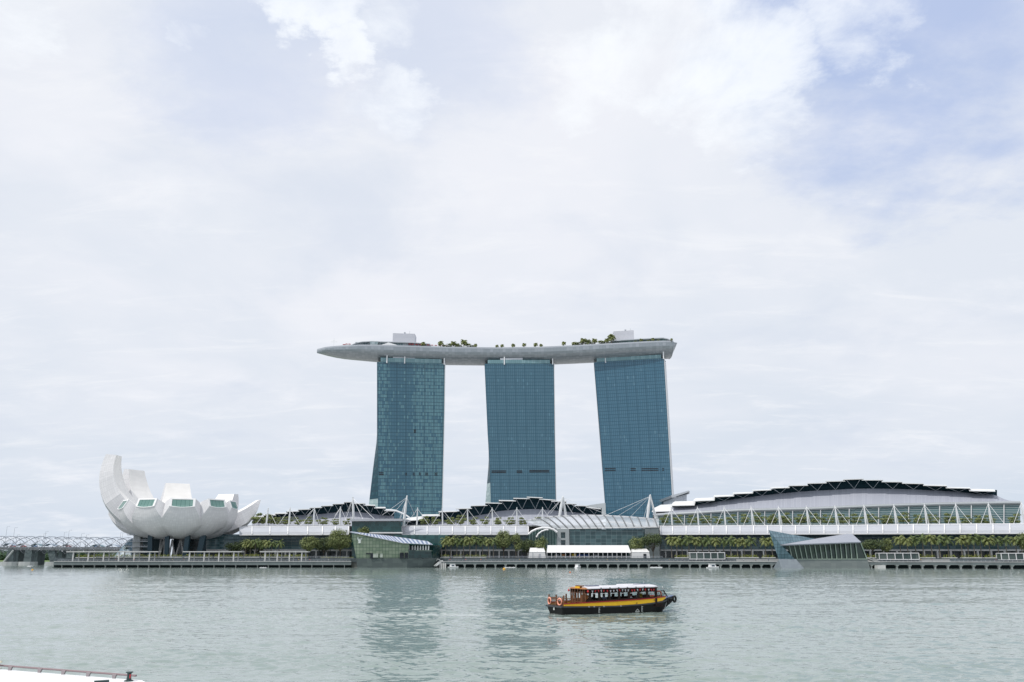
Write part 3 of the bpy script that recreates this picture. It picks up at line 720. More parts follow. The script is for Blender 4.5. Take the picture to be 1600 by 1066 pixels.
petal(32, [(4, 19), (25, 18.5), (36, 26), (38, 37.8)], [(8, 27), (23, 30), (32, 40), (36, 42.6)], [(0, 4), (.3, 8.5), (.6, 12), (.8, 10), (1, 6.2)], True)
petal(-72, [(4, 19), (26, 18.8), (38, 26), (40.5, 36.6)], FI, [(0, 4), (.3, 8), (.6, 9.4), (.8, 8.2), (1, 6.0)], True)
petal(61, [(4, 19), (24, 18.5), (35, 26), (36, 37.8)], [(8, 27), (22, 30), (31, 39), (34, 42.6)], [(0, 4), (.3, 8), (.6, 9), (.8, 7.6), (1, 4.6)], True)
petal(-107, [(4, 20), (40, 20), (61, 46), (53.5, 73.6)], [(8, 30), (30, 32), (50, 52), (46.5, 73)], [(0, 4), (.3, 9), (.55, 11), (.8, 8.6), (1, 4.8)])
petal(-135, [(4, 20), (33, 20), (56, 40), (52, 66)], [(8, 28), (20, 28), (41, 40), (47.5, 65.6)], [(0, 4), (.4, 9.5), (.7, 10), (1, 6.8)])
petal(-172, [(4, 20), (33, 20), (49, 38), (45, 58.0)], [(8, 28), (20, 28), (34, 36), (41, 57.6)], [(0, 4), (.4, 10.5), (.7, 11.5), (1, 8.0)])
petal(142, [(4, 20), (33, 20), (50, 34), (50, 50.6)], [(8, 28), (20, 28), (36, 36), (45, 50.4)], [(0, 4), (.4, 10), (.7, 10), (1, 6.6)])
petal(99, [(4, 20), (28, 19), (45, 27), (49.5, 45.0)], [(8, 27), (26, 31), (38, 37), (48, 44.9)], [(0, 4), (.3, 9), (.6, 11), (.85, 8), (1, 4.5)])
petal(-119, [(4, 20), (34, 20), (46, 26), (52, 34)], [(8, 24), (32, 28), (44, 34), (52, 40.5)], [(0, 4), (.4, 7), (1, 4.5)])
m = MB(); rs = []
for i in range(7):
    a = R(90) * i / 6; r = 18 * math.sin(a) + .3; z = 24 - 6.0 * math.cos(a)
    rs.append([Vector((CX + r * math.cos(2 * math.pi * k / 24), CY + r * math.sin(2 * math.pi * k / 24), z)) for k in range(24)])
m.loft(rs); m.build('bowl_core', petal_m, mus, smooth=False)
def z5(x, y): return 130 + x / 5.33, 700 + y / 5.33
def zb(x, y, Y): q = z5(x, y); return P(q[0], q[1], Y)
def flat(p, z=UP): return Vector((p.x, p.y, z))
for (xt, yt, xb, Y, w) in ((563, 705, 563, 570, 2.9), (704, 700, 700, 566, 2.6), (880, 690, 850, 567, 2.9), (1012, 690, 965, 572, 3.4), (1048, 720, 1020, 592, 2.6), (502, 715, 498, 600, 2.8), (660, 720, 655, 612, 2.4)):
    m = MB(); a = zb(xt, yt, Y); b = flat(zb(xb, 868, Y), UP - 1); a.z += 1; m.bar(b, a, w, w * .8, up=(0, 1, 0)); m.build('slanted_column', teal_steel, mus)
for (x0, x1) in ((648, 632), (672, 632), (675, 683), (718, 683), (742, 716), (742, 765), (812, 768), (815, 838), (868, 838), (880, 862)):
    m = MB(); m.tube([flat(zb(x1, 880, 576)), zb(x0, 765, 584)], .55, 6); m.build('lattice_strut', pale_concrete, mus)
for x in (560, 635, 785, 860, 935, 1010, 1085):
    m = MB(); c = zb(x, 800, 606); m.box(c.x - 3.1, c.x + 3.1, c.y, c.y + 1, UP - 1, 19.2); m.build('lobby_glass', grid('museum_lobby_glass', 2, 4, (.008, .03, .04), (.03, .07, .08), (.05, .09, .1), var=.3), mus)
m = MB(); a = zb(420, 690, 574); b = flat(zb(412, 880, 574)); m.hexa([b, b + Vector((4.6, 0, 0)), b + Vector((4.6, 5, 0)), b + Vector((0, 5, 0))], [Vector((a.x, a.y, 26)), Vector((a.x + 4.4, a.y, 25)), Vector((a.x + 4.4, a.y + 5, 25)), Vector((a.x, a.y + 5, 26))])
m.build('stair_tower', concrete, mus)
for z in (9, 12.5, 16, 20):
    m = MB(); c = zb(440, 800, 573); m.box(c.x - 6, c.x + 8, c.y - 1, c.y + 4, z, z + .35)
    for i in range(8): m.bar((c.x - 6 + i * 2, c.y - 1, z), (c.x - 6 + i * 2, c.y - 1, z + 1.2), .1)
    m.bar((c.x - 6, c.y - 1, z + 1.2), (c.x + 8, c.y - 1, z + 1.2), .12); m.build('stair_landing', steel, mus)
m = MB(); a = [flat(zb(470, 868, 590)), flat(zb(640, 868, 590)), zb(640, 745, 590), zb(470, 735, 590)]; m.prism(a, (0, 6, 0)); m.build('service_wall', mat('service_wall', (.012, .04, .05), .6), mus)
# blue glass pyramid foyer to the left
py_t = thing('glass_foyer', 'small slanted blue glass foyer to the left of the museum columns', 'foyer', zb(330, 868, 600))
m = MB(); A = flat(zb(250, 868, 592)); B = flat(zb(410, 868, 592)); T = zb(410, 752, 600); T2 = zb(372, 770, 600); dd = Vector((0, 20, 0))
m.face([A, B, T, T2]); m.face([B, B + dd, T]); m.face([B + dd, A + dd, T2, T]); m.face([A + dd, A, T2])
m.build('sloped_glass', grid('foyer_glass', 2.4, 2.4, (.10, .18, .24), (.26, .36, .44), (.04, .10, .14), var=.45, rough=.12), py_t)

# ------------------------------------------------------------------ waterfront pergolas
def pergola(label, x0, x1, n, Y=None, py0=863.0, z0=DKT):
    Y = Y or Ysh(x0) + 6
    a = P(x0, py0, Y); b = P(x1, py0, Y); zr = a.z
    t = thing('pergola', label, 'pergola', ((a.x + b.x) / 2, Y, z0), 'flat roofed pergolas on the promenade')
    m = MB(); m.box(a.x, b.x, Y - .5, Y + 5, zr, zr + .55)
    m.build('roof_slab', pale_concrete, t)
    for i in range(n):
        u = (i + .45) / n; x = lerp(a.x, b.x, u)
        m = MB(); m.box(x - .38, x + .38, Y, Y + .6, z0, zr); m.build('post', pale_concrete, t)
        m = MB(); m.box(x + 1.6 - .28, x + 1.6 + .28, Y + 4, Y + 4.5, z0, zr); m.build('post', pale_concrete, t)
pergola('long flat roofed pergola left of and below the lotus museum', 104, 247, 6)
pergola('flat roofed pergola in front of the right half of the lotus museum', 286, 378, 4)
pergola('flat roofed pergola right of the lotus museum before the palms', 406, 482, 4)

# ------------------------------------------------------------------ helix footbridge at the left
hb = thing('helix_footbridge', 'long footbridge wrapped in thin steel spiral tubes at the left edge', 'footbridge', (-420, 700, 0))
def z6(x, y): return x / 6.6625, 780 + y / 6.6625
YB0 = 690.0
xa, xb = G(-40, YB0, 10).x, G(232, YB0, 10).x
ztop, zbot = zof(837.5, YB0), zof(864, YB0); zc = (ztop + zbot) / 2; rad = (ztop - zbot) / 2
def byc(x):                                           # the bridge bows gently
    return YB0 + 26 * ((x - xa) / (xb - xa) - .5) ** 2
dz_ = lambda x: -1.6 * max(0, (x - xa) / (xb - xa) - .1) 
m = MB()
st = 40
for i in range(st):
    x0, x1 = lerp(xa, xb, i / st), lerp(xa, xb, (i + 1) / st)
    y0, y1 = byc(x0), byc(x1); z0 = zof(856.5, YB0); 
    m.hexa([Vector((x0, y0 - 3, z0 - 1.2 + dz_(x0))), Vector((x1, y1 - 3, z0 - 1.2 + dz_(x1))), Vector((x1, y1 + 3, z0 - 1.2 + dz_(x1))), Vector((x0, y0 + 3, z0 - 1.2 + dz_(x0)))],
           [Vector((x0, y0 - 3, z0 + .2 + dz_(x0))), Vector((x1, y1 - 3, z0 + .2 + dz_(x1))), Vector((x1, y1 + 3, z0 + .2 + dz_(x1))), Vector((x0, y0 + 3, z0 + .2 + dz_(x0)))])
m.build('deck', mat('bridge_deck', (.16, .17, .18), .7), hb)
def helix(ph, rr, pitch, name, th, sgn=1):
    m = MB(); pts = []; n = int((xb - xa) / pitch * 14)
    for i in range(n + 1):
        x = lerp(xa, xb, i / n); a = sgn * 2 * math.pi * (x - xa) / pitch + ph
        pts.append(Vector((x, byc(x) + rr * math.sin(a), zc + rr * math.cos(a) + dz_(x))))
    m.tube(pts, th, 4); return m.build(name, mat('helix_steel', (.25, .27, .31), .4, metal=.5), hb)
for k in range(5): helix(k * 2 * math.pi / 5, rad, 42, 'outer_spiral_tube', .20)
for k in range(5): helix(k * 2 * math.pi / 5 + .4, rad * .8, 42, 'inner_spiral_tube', .16, -1)
m = MB(); n = int((xb - xa) / 2.7)
for i in range(n + 1):
    x = lerp(xa, xb, i / n); c = Vector((x, byc(x), zc + dz_(x)))
    for k in range(5):
        a = 2 * math.pi * x / 42 + k * 2 * math.pi / 5; m.bar(c + Vector((0, math.sin(a) * rad, math.cos(a) * rad)), c + Vector((1.5, math.sin(a + .6) * rad * .8, math.cos(a + .6) * rad * .8)), .12)
m.build('lattice_ties', mat('helix_steel', (.34, .36, .40)), hb)
# light mesh canopies over the walk
for i, (px0, px1) in enumerate(((2, 20), (24, 44), (48, 64), (70, 86), (98, 112), (142, 160), (165, 184))):
    m = MB(); rr = []
    for j in range(7):
        px = lerp(px0, px1, j / 6); c = G(px, YB0, 10); hgt = math.sin(math.pi * j / 6) * 1.6
        rr.append([Vector((c.x, byc(c.x) - 3, zc - .6 + hgt + dz_(c.x))), Vector((c.x, byc(c.x) + 3, zc - .6 + hgt + dz_(c.x))), Vector((c.x, byc(c.x) + 3, zc - .8 + hgt + dz_(c.x))), Vector((c.x, byc(c.x) - 3, zc - .8 + hgt + dz_(c.x)))])
    m.loft(rr); m.build('shade_canopy', mat('shade_canopy_%d' % (i % 3), [(.30, .38, .48), (.42, .44, .47), (.20, .30, .34)][i % 3], .5), hb)
railm = MB()
for i in range(61):
    x = lerp(xa, xb, i / 60); z0 = zof(856.5, YB0) + dz_(x)
    railm.bar((x, byc(x) - 3, z0), (x, byc(x) - 3, z0 + 1.3), .12)
    if i < 60:
        x1 = lerp(xa, xb, (i + 1) / 60)
        for h in (.5, .9, 1.3): railm.bar((x, byc(x) - 3, z0 + h), (x1, byc(x1) - 3, zof(856.5, YB0) + dz_(x1) + h), .1)
railm.build('handrail', steel, hb)
def pier(pxt, pxb, w0, w1, slant):
    t = G(pxt, YB0, zof(858, YB0)); b = G(pxb, YB0, 1.2); m = MB()
    m.hexa([b + Vector((-w0, -2, 0)), b + Vector((w0, -2, 0)), b + Vector((w0, 2, 0)), b + Vector((-w0, 2, 0))], [t + Vector((-w1, -2, 0)), t + Vector((w1, -2, 0)), t + Vector((w1, 2, 0)), t + Vector((-w1, 2, 0))])
    o = m.build('pier', dark_concrete, hb)
    f = MB(); c = [Vector((b.x + 7.2 * math.cos(a), YB0 + 5 * math.sin(a), 0)) for a in [2 * math.pi * k / 12 for k in range(12)]]
    f.loft([[p + Vector((0, 0, -1)) for p in c], [p + Vector((0, 0, 2.6)) for p in c]]); f.build('footing', concrete, o)
pier(19, 15.5, 3.4, 2.2, 0); pier(47, 44, 3.0, 2.6, 0); pier(81, 85.5, 2.4, 3.0, 0); pier(112, 108, 2.4, 2.4, 0)
m = MB(); m.tube([G(21, YB0 - 3, zof(860, YB0)), G(5, YB0 - 3, 2)], .7, 6); m.build('raking_strut', concrete, hb)
# road bridge behind it, with lamp posts and cars
rb = thing('road_bridge', 'grey road bridge running behind the spiral footbridge', 'road bridge', (-450, 728, 0))
YR_ = 732.0; zr_ = zof(855, YR_)
m = MB(); m.box(G(-60, YR_, 8).x, G(250, YR_, 8).x, YR_ - 11, YR_ + 11, zr_ - 1.8, zr_); m.build('deck', mat('road_deck', (.13, .14, .15), .8), rb)
for px in (30, 60, 98, 140):
    m = MB(); c = G(px, YR_, 0); m.box(c.x - 1.6, c.x + 1.6, YR_ - 6, YR_ + 6, -1, zr_ - 1.8); m.build('pier', dark_concrete, rb)
LP = [6.8, 19, 24.5, 58, 66, 68.5, 98, 105, 125, 133, 186.5, 189.5]; tops = [823, 825, 836, 838, 834, 831, 832, 829, 834, 836, 832, 833]
for i, (px, ty) in enumerate(zip(LP, tops)):
    c = G(px, YR_ - 9, zr_); zt = zof(ty, YR_ - 9)
    t = thing('street_lamp', 'thin grey street lamp on the road bridge, %s from the left' % ORD[i], 'street lamp', c, 'street lamps on the road bridge')
    m = MB(); m.tube([c, Vector((c.x, c.y, zt))], [.16, .09], 5); m.build('pole', steel, t)
    m = MB(); m.bar((c.x, c.y, zt), (c.x + 1.8, c.y, zt + .25), .12); m.box(c.x + 1.3, c.x + 2.3, c.y - .15, c.y + .15, zt + .12, zt + .3); m.build('lamp_arm', steel, t)
def car(col, cname):
    t = thing('car', '', 'car', group='cars driving over the road bridge')
    prof = [(-2.2, .35), (2.2, .35), (2.25, .8), (1.3, .95), (.75, 1.42), (-1.1, 1.45), (-1.9, 1.0), (-2.25, .9)]
    m = MB(); m.prism([Vector((x, -.85, z)) for x, z in prof], (0, 1.7, 0)); m.build('body', mat('car_paint_' + cname, col, .3, coat=.5), t)
    m = MB(); m.prism([Vector((x, -.87, z)) for x, z in [(-1.55, 1.0), (1.1, 1.0), (.68, 1.36), (-1.05, 1.38)]], (0, 1.74, 0)); m.build('window', mat('car_glass', (.01, .015, .02), .1), t)
    for x in (-1.35, 1.35):
        m = MB(); m.prism([Vector((x + .33 * math.cos(a), -.9, .33 + .33 * math.sin(a))) for a in [2 * math.pi * k / 10 for k in range(10)]], (0, 1.8, 0)); m.build('wheel', rubber, t)
    return t
for i, (px, c, nme) in enumerate(((9, (.55, .57, .6), 'silver'), (20, (.45, .03, .03), 'red'), (36.5, (.5, .04, .03), 'red'), (54, (.08, .2, .4), 'blue'), (92, (.6, .6, .6), 'white'), (107, (.5, .08, .05), 'red'), (150, (.07, .25, .42), 'blue'), (158, (.55, .56, .58), 'silver'))):
    t = car(c, nme); t.location = G(px, YR_ - 6, zr_)
    t['label'] = 'small %s car on the road bridge, %s car from the left edge' % (nme, ORD[i])
# trees of the far bank
def leafcloud(mb, blobs, dens, size, seed):
    rnd = random.Random(seed)
    for (c, r) in blobs:
        c = Vector(c); rx, ry, rz = (r if isinstance(r, tuple) else (r, r, r)); nn = max(6, int(dens * rx * rz))
        for _ in range(nn):
            d = Vector((rnd.gauss(0, 1), rnd.gauss(0, 1), rnd.gauss(0, 1))).normalized(); k = rnd.uniform(.45, 1.04)
            p = c + Vector((d.x * rx, d.y * ry, d.z * rz)) * k; s = size * rnd.uniform(.6, 1.4)
            q = (d + Vector((rnd.uniform(-.8, .8), rnd.uniform(-.8, .8), rnd.uniform(-.2, 1.1)))).normalized()
            a = q.cross(Vector((rnd.uniform(-1, 1), rnd.uniform(-1, 1), rnd.uniform(-1, 1)))).normalized(); b = q.cross(a)
            mb.face([p - a * s * .5, p + b * s * .32, p + a * s * .5, p - b * s * .32], [(0, 0)] * 4)
rnd = random.Random(4); bl = []
for i in range(95):
    x = G(rnd.uniform(-50, 150), 1230, 5).x; y = rnd.uniform(1180, 1300); r = rnd.uniform(5, 9.5); bl.append(((x, y, 2 + r * .9), (r * 1.3, r, r)))
m = MB(); leafcloud(m, bl, 4.5, 2.6, 5); tag(m.build('distant_wood', leafmat('leaves_far', (.05, .10, .07), (.12, .19, .10)), fix=False), kind='stuff')
# ------------------------------------------------------------------ the long shopping and convention halls
def z7(x, y): return 380 + x / 6.6625, 760 + y / 6.6625
def z8(x, y): return 540 + x / 6.6625, 760 + y / 6.6625
def z70(x, y): return 700 + x / 6.6625, 760 + y / 6.6625
def z86(x, y): return 860 + x / 6.6625, 760 + y / 6.6625
def z10(x, y): return 1020 + x / 6.6625, 760 + y / 6.6625
def z11(x, y): return 1180 + x / 6.6625, 740 + y / 6.6625
def z13(x, y): return 1360 + x / 6.6625, 740 + y / 6.6625
def cv(z, lst): return [z(*p) for p in lst]
def offP(px, py, o): return P(px, py, Ysh(px) + o)
def offG(px, z, o): return G(px, Ysh(px) + o, z)
mall_glass = grid('mall_facade_glass', 3.0, 1.6, (.035, .095, .11), (.11, .20, .22), (.14, .19, .20), lu=.05, lv=.13, var=.35, rough=.18, big=.3)
mall_low = grid('mall_shopfront_glass', 2.6, 4.0, (.012, .035, .042), (.09, .13, .13), (.20, .22, .22), lu=.06, lv=.10, var=.25, rough=.2)
mall_green = grid('mall_green_glass', 2.5, 2.5, (.010, .060, .058), (.025, .10, .10), (.03, .10, .10), lu=.05, lv=.05, var=.4, rough=.15)
louvre = grid('louvre_band', 20, 1.15, (.04, .11, .12), (.07, .16, .17), (.40, .45, .46), lu=.0, lv=.26, var=.3, rough=.3, warp=0)
TIER, WT, WB = 97, 104, 94
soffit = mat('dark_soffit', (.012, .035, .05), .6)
strut_m = mat('prop_strut_grey', (.50, .53, .57), .5)
def hall(t, tiers, walltop, wallbot, back=170, dark_lo=None, strut=True):
    """tiers: (x0, x1, y_front_left, y_front_right, y_back or None)"""
    for (x0, x1, ya, yb, yt) in tiers:
        Y0, Y1 = Ysh(x0) + TIER, Ysh(x1) + TIER
        th = .5; px_sh = 0 if x0 < 1015 else (5 if x0 < 1300 else -3); a, b = P(x0, ya, Y0) + Vector((0, 0, th)), P(x1, yb, Y1) + Vector((0, 0, th))
        m = MB(); dep = [0, 10, 30, 60]
        if yt: rise = zof(yt, Y0 + 22) - a.z
        rings = []
        for side in (a, b):
            top = []; bot = []
            for d_ in dep:
                h = 0 if d_ == 0 else ((rise * math.sin(min(1, d_ / 30) * math.pi / 2)) if yt else .05 * d_)
                sx_ = (px_sh if (side is b or x0 > 1025) else (14 if x0 > 1015 else (7 if x0 < 640 and x0 > 628 and yt else px_sh))) * min(1, d_ / 30); p = G((x0 if side is a else x1) + sx_, side.y + d_, side.z + h); top.append(p); bot.append(p - Vector((0, 0, th)))
            rings.append(top + bot[::-1])
        A_, B_ = rings; n4 = len(dep); N8 = 2 * n4
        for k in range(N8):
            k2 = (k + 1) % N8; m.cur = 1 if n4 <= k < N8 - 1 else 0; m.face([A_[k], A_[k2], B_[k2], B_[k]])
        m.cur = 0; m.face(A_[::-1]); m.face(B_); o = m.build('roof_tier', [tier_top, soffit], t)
        if strut:
            c = (x0 + x1) / 2 + 1.0; wy = interp(walltop, c); q = P(c, wy, Ysh(c) + WT - .3)
            for f in (.16, .84):
                s = MB(); s.bar(lerp(a, b, f) + Vector((0, .6, -th)), q, .20); s.build('prop_strut', strut_m, o)
    # dark clerestory behind the props
    m = MB(); xs = [p[0] for p in walltop]; x0, x1 = xs[0], xs[-1]; n = max(2, int((x1 - x0) / 6))
    pt = [lerp(x0, x1, i / n) for i in range(n + 1)]
    def topz(px):
        best = None
        for (a, b, ya, yb, yt) in tiers:
            if a - .1 <= px <= b + .1:
                z = zof(lerp(ya, yb, (px - a) / (b - a)), Ysh(px) + TIER); z += .4 * max(0, zof(yt, Ysh(px) + TIER + 22) - z) if yt else .3; best = z if best is None else min(best, z)
        return best
    for p, q in zip(pt, pt[1:]):
        tz = topz((p + q) / 2)
        if tz is None: continue
        za, zb_ = zof(interp(walltop, p), Ysh(p) + WT), zof(interp(walltop, q), Ysh(q) + WT)
        m.face([offG(p, za - 3, WT + 1.5), offG(q, zb_ - 3, WT + 1.5), offG(q, tz + .1, WT + 1.6), offG(p, tz + .1, WT + 1.6)])
    m.build('clerestory', dark_teal, t)
    m = MB(); uu = 0
    for p, q in zip(pt, pt[1:]):
        a, b = offP(p, interp(walltop, p), WT), offP(q, interp(walltop, q), WT); c, d = offP(q, interp(wallbot, q), WB), offP(p, interp(wallbot, p), WB)
        L_ = (b - a).length; m.face([d, c, b, a], [(uu, 0), (uu + L_, 0), (uu + L_, 9), (uu, 9)]); uu += L_
        bk = Vector((0, 3, 0)); m.face([a, b, b + bk, a + bk])
    m.build('sloped_metal_wall', roof_wall, t)
    # rear of the hall so that it is a closed volume
    m = MB()
    for p, q in ((x0, x1),):
        za = zof(interp(walltop, p), Ysh(p) + WT); zb_ = zof(interp(walltop, q), Ysh(q) + WT)
        for (e, ze) in ((p, za), (q, zb_)): m.face([offG(e, UP, WT + 2), offG(e, UP, WT + 58), offG(e, ze, WT + 58), offG(e, ze, WT + 2)])
        m.face([offG(p, UP, WT + 58), offG(q, UP, WT + 58), offG(q, zb_ + 2, WT + 58), offG(p, za + 2, WT + 58)])
    m.build('rear_wall', concrete, t)
def canopy(t, a, b, ribs, ytop, ybot, o0=38, o1=52, cut=0):
    """curved white arcade roof between px a and b, ribs at the given px"""
    m = MB(); n = max(2, int((b - a) / 12)); K_ = 5
    def arc(px, k, lift=0.0):
        yt, yb = ytop(px), ybot(px); z1_ = zof(yt, Ysh(px) + o1); z0_ = zof(yb, Ysh(px) + o0); f = k / K_ * math.pi / 2
        o = o0 + (o1 - o0) * (1 - math.cos(f)); z = z0_ + (z1_ - z0_) * math.sin(f)
        v = offG(px, z, o); return v + Vector((0, -lift, lift))
    for i in range(n):
        p, q = lerp(a, b, i / n), lerp(a, b, (i + 1) / n)
        for k in range(K_): m.face([arc(p, k), arc(q, k), arc(q, k + 1), arc(p, k + 1)])
        for k in range(K_): m.face([arc(p, k + 1) + Vector((0, .3, -.5)), arc(q, k + 1) + Vector((0, .3, -.5)), arc(q, k) + Vector((0, .3, -.5)), arc(p, k) + Vector((0, .3, -.5))])
    for e in (a, b):
        m.face([arc(e, 0)] + [arc(e, k) for k in range(1, K_ + 1)] + [arc(e, k) + Vector((0, .3, -.5)) for k in range(K_, -1, -1)])
    c = m.build('arcade_canopy', canopy_white, t, fix=False)
    e = MB(); e.bar(arc(a, 0), arc(b, 0), .5, .5); 
    for i in range(n):
        p, q = lerp(a, b, i / n), lerp(a, b, (i + 1) / n); e.bar(arc(p, K_) + Vector((0, 0, .25)), arc(q, K_) + Vector((0, 0, .25)), .4, .5)
        e.bar(arc(p, 0), arc(q, 0), .45, .55)
    e.build('edge_beam', white_paint, c)
    for px in ribs:
        if a - 1 <= px <= b + 1:
            r = MB(); px2 = px
            for k in range(K_): r.bar(arc(px2, k, .25), arc(px2, k + 1, .25), .6, .6, up=(1, 0, 0))
            r.build('canopy_rib', white_paint, c)
    return arc
def facade(t, a, b, y0, y1, o, mt, name, z0=None):
    m = MB(); n = max(1, int((b - a) / 25)); uu = 0
    for i in range(n):
        p, q = lerp(a, b, i / n), lerp(a, b, (i + 1) / n)
        f = lambda px, yy: offP(px, yy(px) if callable(yy) else yy, o)
        A, B, C_, D_ = f(p, y1), f(q, y1), f(q, y0), f(p, y0)
        if z0 is not None: A.z = z0; B.z = z0; A = offG(p, z0, o); B = offG(q, z0, o)
        L_ = (B - A).length; h = (D_ - A).length; m.face([A, B, C_, D_], [(uu, 0), (uu + L_, 0), (uu + L_, h), (uu, h)]); uu += L_
    return m.build(name, mt, t)
def ledge(t, a, b, py, o, th=.9, dep=6, mt=None, name='floor_slab'):
    m = MB(); n = max(1, int((b - a) / 25))
    for i in range(n):
        p, q = lerp(a, b, i / n), lerp(a, b, (i + 1) / n); A, B = offP(p, py, o), offP(q, py, o)
        m.hexa([A, B, B + Vector((0, dep, 0)), A + Vector((0, dep, 0))], [v + Vector((0, 0, th)) for v in (A, B, B + Vector((0, dep, 0)), A + Vector((0, dep, 0)))])
    return m.build(name, mt or pale_concrete, t)
def columns(t, xs, y0, o, w=.9, z0=UP):
    for x in xs:
        m = MB(); c = offP(x, y0, o); m.box(c.x - w / 2, c.x + w / 2, c.y, c.y + w, z0, c.z); m.build('column', pale_concrete, t)
def mast(t, top, foot, o, cables, r=.5, two=None):
    """cables: list of (px, py, offset)"""
    T_ = offP(*top, o); F_ = offP(*foot, o + 3)
    m = MB(); m.tube([F_, lerp(F_, T_, .5), T_], [r, r * 1.1, r * .55], 8)
    if two: m.tube([offP(*two, o + 8), T_], [r, r * .6], 8)
    mo = m.build('mast', white_metal, t)
    for (cx, cy, co) in cables:
        c = MB(); c.tube([T_ - (T_ - F_) * .06, offP(cx, cy, co)], .105, 5); c.build('stay_rod', white_metal, mo)
    return mo
# --- left hall
tL = thing('theatre_hall', 'left stepped roof hall between the lotus museum and the green glass pavilion', 'mall hall', (G(480, 600, 0).x, 620, UP), 'stepped roof halls along the waterfront')
def cvt(z, lst):
    o = []
    for (x0, x1, ya, yb, yt) in lst:
        a = z(x0, ya); b = z(x1, yb); o.append((a[0], b[0], a[1], b[1], z(0, yt)[1] if yt else None))
    return o
tiersL = cvt(z7, [(85, 217, 322, 322, 306), (210, 342, 305, 303, 290), (330, 462, 288, 286, 273), (455, 582, 266, 263, 255), (575, 702, 246, 242, None), (695, 822, 228, 224, None), (815, 937, 208, 205, None),
                  (935, 1052, 188, 185, None), (1050, 1157, 169, 167, None), (1150, 1272, 182, 183, None), (1262, 1375, 202, 204, 188), (1365, 1482, 230, 231, 208), (1470, 1592, 258, 262, 235)])
wtL = cv(z7, [(90, 350), (330, 335), (450, 318), (600, 300), (800, 290), (1000, 268), (1150, 262), (1300, 280), (1450, 302), (1570, 310)])
hall(tL, tiersL, wtL, [(380, 823), (640, 823)])
yt_ = lambda px: interp([(330, 826), (390, 823.5), (1040, 823), (1300, 821.5), (1450, 820.0), (1600, 819)], px)
yb_ = lambda px: interp([(330, 838), (390, 835.5), (1040, 835.2), (1300, 834.6), (1450, 834), (1620, 833.5)], px)
canopy(tL, 374, 545, [394, 422, 450, 481, 504, 524, 545], yt_, yb_)
facade(tL, 322, 600, 835, 862, 50, mall_glass, 'glass_facade'); ledge(tL, 322, 600, 861, 44); facade(tL, 322, 600, 862, 875, 51, mall_low, 'shopfront', z0=UP)
for yy in (838, 843): ledge(tL, 345, 545, yy, 42, th=.35, dep=3, mt=teal_steel, name='brise_soleil')
columns(tL, range(350, 600, 16), 861, 44)
ledge(tL, 380, 545, 822.6, 52, th=.6, dep=44, mt=concrete, name='roof_terrace')
for k, (tp, ft, cb) in enumerate(((z7(262, 222), z7(238, 410), [z7(120, 412), z7(350, 410)]), (z7(490, 218), z7(475, 410), [z7(355, 412), z7(600, 410)]), (z7(742, 218), z7(733, 410), [z7(600, 412), z7(668, 302), z7(800, 412)]),
                             (z7(1013, 212), z7(1005, 412), [z7(900, 410), z7(955, 305), z7(1100, 405)]))):
    mast(tL, tp, ft, 54, [(c[0], c[1], 50) for c in cb], r=.55)
mast(tL, z7(1142, 110), z7(1148, 345), 58, [(*z7(1070, 290), 70), (*z7(1045, 410), 48), (*z7(1245, 340), 50), (*z7(1370, 345), 46), (*z7(1230, 300), 70)], r=.75)
# glass hall with a flat white roof behind the green pavilion
tH = thing('dark_glass_hall', 'dark green glass hall with flat white roof behind the green pavilion', 'glass hall', (G(590, 580, 0).x, 575, UP))
a, b = z8(45, 352)[0], z8(590, 352)[0]
m = MB()
A, B = offP(a, 814.5, 30), offP(b, 814.0, 30)
m.hexa([A, B, B + Vector((0, 45, 1)), A + Vector((0, 45, 1))], [v + Vector((0, 0, 1.4)) for v in (A, B, B + Vector((0, 45, 1)), A + Vector((0, 45, 1)))]); m.build('flat_roof', canopy_white, tH)
facade(tH, a + 3, b - 1, 815, 875, 33, mall_green, 'glass_wall', z0=UP); ledge(tH, z8(245, 0)[0], z8(590, 0)[0], 833.6, 30, th=.8, dep=3, mt=white_paint, name='white_band')
m = MB(); poly = [(z8(500, 0)[0], 836), (z8(1070, 0)[0], 836), (z8(930, 0)[0], 872), (z8(500, 0)[0], 872)]
pp = [offP(x, y, 26) for x, y in poly]; uv = [(p.x, p.z) for p in pp]; m.face([pp[3], pp[2], pp[1], pp[0]], [uv[3], uv[2], uv[1], uv[0]])
bk = [p + Vector((0, 12, 0)) for p in pp]; m.face([pp[2], bk[2], bk[1], pp[1]]); m.face([pp[0], pp[1], bk[1], bk[0]]); m.build('canted_glass_bay', mall_green, tH)
for (x, col, w) in ((700, (.30, .40, .42), 60), (760, (.2, .3, .34), 40)):
    pass
mast(tH, z8(640, 97), z8(600, 415), 34, [(*z8(380, 300), 50), (*z8(480, 305), 50), (*z8(575, 335), 40), (*z8(720, 300), 60), (*z8(560, 350), 32), (*z8(620, 412), 46)], r=.8)
m = MB(); ps = [offP(*z8(x, y), 60) for x, y in ((420, 245), (520, 252), (590, 280), (640, 308), (668, 330))]; m.tube(ps, .6, 6); m.build('curved_edge_truss', white_metal, tH)

